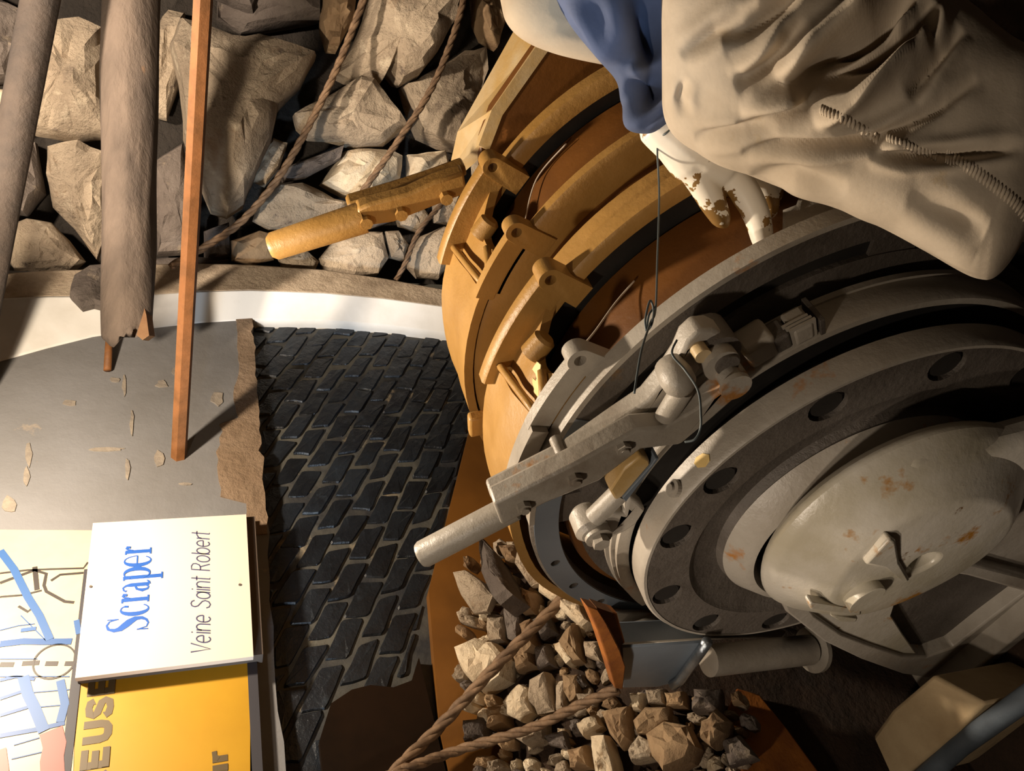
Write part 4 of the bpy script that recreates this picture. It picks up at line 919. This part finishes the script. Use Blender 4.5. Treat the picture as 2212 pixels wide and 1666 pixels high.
# ================================================================== MANNEQUIN
man = thing('person', 'seated mannequin in beige work trousers with a pale flaking hand hanging over the drum', 'person', tuple(T(1750, 200, .80)))
def loft(rows, mname, name, parent, depth=.6, nu=90, sub=10, folds=(), seams=(), cap0=True, cap1=True, label=None, extra=None, wob=0):
    """cloth tube through rows (bottom px, top px, distance) with an oval section and sculpted folds"""
    Bs = spline([T(*b, t) for (b, tp, t) in rows], sub); Ts = spline([T(*tp, t) for (b, tp, t) in rows], sub)
    vs, fs = [], []; K = len(Bs)
    for i in range(K):
        c = (Bs[i] + Ts[i]) / 2; h = (Ts[i] - Bs[i]) / 2; w_ = h.length
        ax = (c - (Bs[max(i - 1, 0)] + Ts[max(i - 1, 0)]) / 2) if i else ((Bs[1] + Ts[1]) / 2 - c)
        vw = -(c - CAM).normalized(); vw = (vw - h.normalized() * vw.dot(h.normalized())).normalized()
        for j in range(nu):
            a = 2 * PI * j / nu; e = .85
            ca, sa = math.cos(a), math.sin(a)
            p = c + h * (math.copysign(abs(ca) ** e, ca)) + vw * (w_ * depth * math.copysign(abs(sa) ** e, sa))
            nrm = (h.normalized() * ca / 1 + vw * sa).normalized()
            d = 0
            if sa > -.15 and (folds or seams):
                x, y = px(p)
                for (pl, wd, am) in folds:
                    best, bt, sg_ = 1e9, 0, 1
                    for q in range(len(pl) - 1):
                        ax_, ay_ = pl[q]; bx_, by_ = pl[q + 1]; dx, dy = bx_ - ax_, by_ - ay_
                        f = max(0, min(1, ((x - ax_) * dx + (y - ay_) * dy) / (dx * dx + dy * dy)))
                        ex_, ey_ = x - ax_ - dx * f, y - ay_ - dy * f; dd = math.hypot(ex_, ey_)
                        if dd < best: best, bt, sg_ = dd, (q + f) / (len(pl) - 1), (1 if ex_ * dy - ey_ * dx > 0 else -1)
                    wd2 = wd * 1.35
                    if best < wd2 * 5:
                        tp = math.sin(PI * min(max(bt, 0), 1)) ** .8 * math.exp(-0) + (.0 if 0 < bt < 1 else 0)
                        d += 1.55 * am * tp * (math.exp(-(best / wd2) ** 2) - .35 * math.exp(-((best - 2.1 * wd2) / (1.1 * wd2)) ** 2))
                d += .004 * noise.noise(V((x * .008, y * .012, 2)))
            d += wob * noise.noise(p * 14)
            vs.append(p + nrm * d)
    for i in range(K - 1):
        for j in range(nu): fs.append([i * nu + j, i * nu + (j + 1) % nu, (i + 1) * nu + (j + 1) % nu, (i + 1) * nu + j])
    if cap0:
        vs.append((Bs[0] + Ts[0]) / 2); fs += [[j, (j + 1) % nu, len(vs) - 1] for j in range(nu)]
    if cap1:
        vs.append((Bs[-1] + Ts[-1]) / 2); l = (K - 1) * nu; fs += [[l + j, l + (j + 1) % nu, len(vs) - 1] for j in range(nu)]
    o = mesh(name, vs, fs, mname, parent, smooth=True, label=label)
    bm = bmesh.new(); bm.from_mesh(o.data)
    for _ in range(2): bmesh.ops.smooth_vert(bm, verts=bm.verts, factor=.5, use_axis_x=True, use_axis_y=True, use_axis_z=True)
    bm.to_mesh(o.data); bm.free(); return o
rows = [((1436, 185), (1432, -120), .80), ((1430, 215), (1428, -190), .795), ((1440, 262), (1445, -240), .785), ((1470, 300), (1480, -300), .775), ((1530, 335), (1530, -360), .765), ((1600, 365), (1600, -400), .755), ((1700, 405), (1720, -400), .745), ((1800, 442), (1850, -330), .735), ((1900, 486), (1960, -190), .725),
        ((2000, 541), (2060, -20), .715), ((2070, 582), (2120, 40), .71), ((2115, 599), (2180, 85), .705), ((2150, 596), (2240, 125), .70), ((2190, 552), (2300, 165), .70), ((2230, 480), (2350, 210), .70)]
folds = [([(1718, 208), (1760, 170), (1830, 110), (1900, 55), (1975, -40)], 20, -.075), ([(1735, 222), (1800, 185), (1880, 135), (1960, 75), (2015, 0)], 14, -.05),
 ([(1722, 200), (1790, 130), (1850, 60), (1900, -30)], 14, .014), ([(1735, 212), (1800, 165), (1890, 90), (1975, 0)], 12, .016),
 ([(1590, 268), (1680, 248), (1760, 232), (1830, 195), (1890, 135), (1950, 70)], 11, -.013), ([(1600, 240), (1700, 222), (1740, 212)], 16, .01),
 ([(1600, 320), (1700, 316), (1800, 312), (1890, 304), (1950, 275), (2030, 228), (2110, 168)], 9, -.013), ([(1880, 330), (1960, 340), (2060, 335), (2212, 314)], 9, -.013),
 ([(1560, 90), (1620, 60), (1690, 10), (1740, -40)], 12, -.016), ([(1470, 120), (1560, 60), (1640, 10)], 12, -.01), ([(1590, 185), (1650, 145), (1690, 110), (1740, 50)], 11, -.016), ([(1600, 160), (1650, 120), (1700, 70)], 14, .01),
 ([(1960, 205), (2010, 140), (2075, 62)], 10, -.012), ([(1780, 250), (1850, 215), (1930, 170), (1975, 120)], 20, .008), ([(2000, 20), (2012, 60), (2010, 110)], 9, -.012),
 ([(1500, 295), (1590, 285), (1680, 280)], 10, -.007), ([(1620, 385), (1720, 380), (1830, 410)], 14, -.006), ([(1960, 430), (2060, 470), (2130, 500)], 20, -.006), ([(1480, 170), (1470, 215), (1482, 255)], 8, -.006)]
leg = loft(rows, 'cloth', 'trouser_leg', man, .52, 300, 22, folds, label='beige trouser leg with deep creases')
# puckered seam: strip of small ridges down the leg
dgm = None
def seam_on(pts, n, wdt, name):
    from mathutils.bvhtree import BVHTree
    bv = BVHTree.FromPolygons([v.co for v in leg.data.vertices], [p.vertices for p in leg.data.polygons]); parts = []
    P = spline([V((x, y, 0)) for x, y in pts], 20); L = len(P)
    for k in range(n):
        f = k / (n - 1) * (L - 1); i = min(int(f), L - 2); q = P[i].lerp(P[i + 1], f - i); d = (P[i + 1] - P[i]).normalized(); s = V((-d.y, d.x, 0)); row = []
        for e in (-1, -.4, .3, 1):
            z = q + s * wdt * e + d * e * 4; r = ray(z.x, z.y).normalized(); hit = bv.ray_cast(CAM, r)
            if hit[0]: row.append(hit[0] + r * .0004)
        if len(row) == 4: parts.append(tube(row, [.0006, .0018, .0018, .0006], 6))
    return mesh(name, *merge(*parts), 'cloth', leg, smooth=True) if parts else None
seam_on([(1775, 238), (1830, 262), (1895, 300)], 16, 11, 'puckered_seam')
seam_on([(1918, 296), (1970, 318), (2020, 338)], 15, 10, 'puckered_seam')
seam_on([(2045, 338), (2090, 360), (2140, 395), (2190, 435), (2225, 475)], 28, 15, 'puckered_seam')
# sleeves
loft([((1420, 284), (1466, 248), .835), ((1398, 272), (1470, 205), .83), ((1348, 232), (1480, 120), .82), ((1334, 175), (1490, 40), .81), ((1296, 128), (1500, -50), .80), ((1240, 60), (1510, -150), .79), ((1190, -20), (1505, -250), .785), ((1120, -120), (1480, -420), .78), ((1000, -330), (1330, -640), .82), ((800, -470), (1000, -860), .90), ((690, -560), (760, -900), .93)],
     'blue', 'sleeve', man, .55, 64, 10, [([(1345, 195), (1395, 205), (1440, 140)], 18, -.03), ([(1390, 150), (1400, 60), (1385, -40)], 22, -.035), ([(1380, 232), (1400, 205), (1430, 190)], 8, -.008), ([(1400, 262), (1440, 235)], 6, -.006), ([(1325, 130), (1280, 60), (1230, 0)], 12, .01), ([(1420, 130), (1425, 60), (1420, -20)], 18, -.016)], label='faded blue sleeve')
loft([((1340, 150), (1360, 100), .845), ((1322, 140), (1380, 20), .842), ((1290, 134), (1400, -60), .838), ((1200, 112), (1400, -160), .835), ((1135, 84), (1390, -240), .83), ((1098, 45), (1380, -320), .83), ((1084, -10), (1360, -400), .83), ((1060, -120), (1340, -560), .84), ((1000, -300), (1200, -640), .86)],
     'cloth2', 'sleeve_lining', man, .5, 64, 10, [([(1240, 50), (1225, 25), (1200, -10)], 7, -.008), ([(1200, 62), (1260, 62), (1300, 66)], 7, -.005)], label='pale beige outer sleeve')
# hand: palm, thumb and four fingers grown into one surface
def HT(x, y, t): return T(x, y, t)
HD = {'palm': ([(1420, 262, .845), (1445, 285, .848), (1480, 312, .853), (1520, 335, .862), (1565, 360, .872)], [.026, .027, .029, .031, .026]),
 'palm2': ([(1450, 300, .85), (1490, 345, .86), (1520, 370, .868)], [.022, .025, .020]),
 'palm3': ([(1470, 285, .856), (1530, 310, .872), (1600, 345, .888)], [.022, .027, .022]),
 'thumb': ([(1490, 345, .858), (1515, 390, .866), (1540, 438, .876), (1558, 472, .884), (1566, 484, .887)], [.021, .017, .0148, .0115, .007]),
 'index': ([(1562, 365, .872), (1605, 410, .877), (1633, 462, .882), (1646, 512, .884), (1650, 545, .884)], [.0195, .0172, .0152, .0128, .0085]),
 'middle': ([(1595, 348, .885), (1640, 385, .898), (1662, 430, .912), (1664, 462, .922)], [.0175, .0145, .012, .008]),
 'ring': ([(1600, 335, .897), (1650, 365, .914), (1672, 405, .928), (1672, 432, .938)], [.0165, .014, .0115, .008]),
 'little': ([(1598, 320, .906), (1645, 345, .925), (1665, 378, .94), (1664, 398, .946)], [.015, .012, .0095, .007])}
hp_ = []
for k, (pp, rd) in HD.items():
    P = spline([HT(*p) for p in pp], 6); n = len(pp) - 1
    R = []
    for i in range(len(P)):
        f = i / (len(P) - 1) * n; a = min(int(f), n - 1); R.append(rd[a] + (rd[a + 1] - rd[a]) * (f - a))
    d0 = (P[0] - P[1]).normalized(); d1 = (P[-1] - P[-2]).normalized()
    P = [P[0] + d0 * R[0] * .6] + P + [P[-1] + d1 * R[-1] * .7]; R = [R[0] * .55] + R + [R[-1] * .45]
    hp_.append(tube(P, R, 16))
hand = mesh('hand', *merge(*hp_), 'hand', man, smooth=True, label='white hand with brown flaking paint')
rm = hand.modifiers.new('remesh', 'REMESH'); rm.mode = 'VOXEL'; rm.voxel_size = .0022; rm.use_smooth_shade = True
sm = hand.modifiers.new('smooth', 'SMOOTH'); sm.iterations = 6; sm.factor = .5
# wires tied to wrist and lever
def wire(pts, r, lab, m='wire'): return tag(mesh('thin_wire', *tube(spline(pts, 8), r, 6), m, None, smooth=True), lab, 'wire')
wire([T(1460, 268, .83), T(1440, 287, .822), T(1424, 300, .835), T(1420, 330, .84), T(1424, 420, .84), T(1420, 560, .80), T(1416, 668, .77), T(1404, 700, .75), T(1385, 760, .72), T(1370, 850, .70)], .0011, 'thin wire hanging from the mannequin wrist to the grey lever')
wire([T(1416, 662, .765), T(1402, 680, .76), T(1398, 712, .755), T(1408, 700, .75), T(1412, 670, .758), T(1404, 650, .76), T(1394, 690, .752), T(1396, 715, .75)], .0011, 'small knotted coil in the thin wire at the grey flange')
wire([T(1462, 735, .71), T(1452, 765, .70), T(1480, 800, .69), T(1508, 845, .665), T(1514, 900, .655), T(1512, 930, .655), T(1500, 950, .655), T(1480, 955, .66)], .0011, 'thin wire looped round the fork end of the grey lever')
wire([W(.17, 108.5, .42), W(.185, 112, .405), W(.215, 117, .385), W(.235, 122, .372)], .0013, 'pale thread lying over the front drum', 'palewire')
wire([W(.43, 107, .40), W(.47, 108, .39), W(.53, 116, .385), W(.54, 126, .385)], .0012, 'pale thread inside the rear drum opening', 'palewire')

# rest of the figure, outside the frame: torso, head with helmet, shin and boot
loft([((1960, -330), (1940, -760), .86), ((1880, -300), (1860, -840), .87), ((1500, -340), (1480, -880), .90), ((1100, -430), (1080, -1000), .94), ((760, -520), (760, -1040), .97), ((640, -640), (650, -960), .98)], 'cloth2', 'jacket', man, .55, 40, 6)
hc = T(360, -810, 1.0)
def egg(c, rx, ry, rz, n=20, m=14, z0=-1):
    vs, fs = [], []
    for i in range(m + 1):
        t = -PI / 2 + PI * i / m
        t = max(t, math.asin(z0))
        for j in range(n): a = 2 * PI * j / n; vs.append(c + V((rx * math.cos(t) * math.cos(a), ry * math.cos(t) * math.sin(a), rz * math.sin(t))))
    for i in range(m):
        for j in range(n): fs.append([i * n + j, i * n + (j + 1) % n, (i + 1) * n + (j + 1) % n, (i + 1) * n + j])
    return vs, fs
fdir = (V((.75, .85, hc.z)) - hc); fdir.z = 0; fdir.normalize(); sdir = V((-fdir.y, fdir.x, 0))
nose = tube([hc + fdir * .085 + V((0, 0, .02)), hc + fdir * .105 + V((0, 0, -.02)), hc + fdir * .09 + V((0, 0, -.03))], [.008, .014, .01], 8)
ears = [tube([hc + sdir * .07 * q, hc + sdir * .088 * q], [.028, .018], 10) for q in (-1, 1)]
neck = tube([hc - V((0, 0, .07)), hc - V((0, 0, .22))], .055, 16)
mesh('head', *merge(egg(hc, .078, .09, .115), nose, neck, *ears), 'hand', man, smooth=True)
for q in (-1, 1): mesh('eye', *egg(hc + fdir * .075 + sdir * .032 * q + V((0, 0, .022)), .012, .012, .009, 10, 8), 'black', man, smooth=True)
mesh('mouth', *tube([hc + fdir * .083 + sdir * .022 - V((0, 0, .055)), hc + fdir * .09 - V((0, 0, .055)), hc + fdir * .083 - sdir * .022 - V((0, 0, .055))], .005, 8), 'rust', man, smooth=True)
mesh('helmet', *merge(egg(hc + V((0, 0, .045)), .108, .115, .10, 24, 10, 0), tube([hc + V((0, 0, .04)), hc + V((0, 0, .05))], [.125, .118], 24)), 'frameblack', man, smooth='auto')
hm = T(2290, 330, .70)
mesh('boot', *merge(tube([hm + V((0, 0, .05)), V((hm.x, hm.y, .25)), V((hm.x, hm.y, .08)), V((hm.x, hm.y, .0))], [.06, .055, .05, .052], 16), tube([V((hm.x - .02, hm.y, .045)), V((hm.x + .02, hm.y + .1, .045)), V((hm.x + .03, hm.y + .17, .035)), V((hm.x + .03, hm.y + .2, .03))], [.045, .05, .042, .02], 14)), 'frameblack', man, smooth=True)
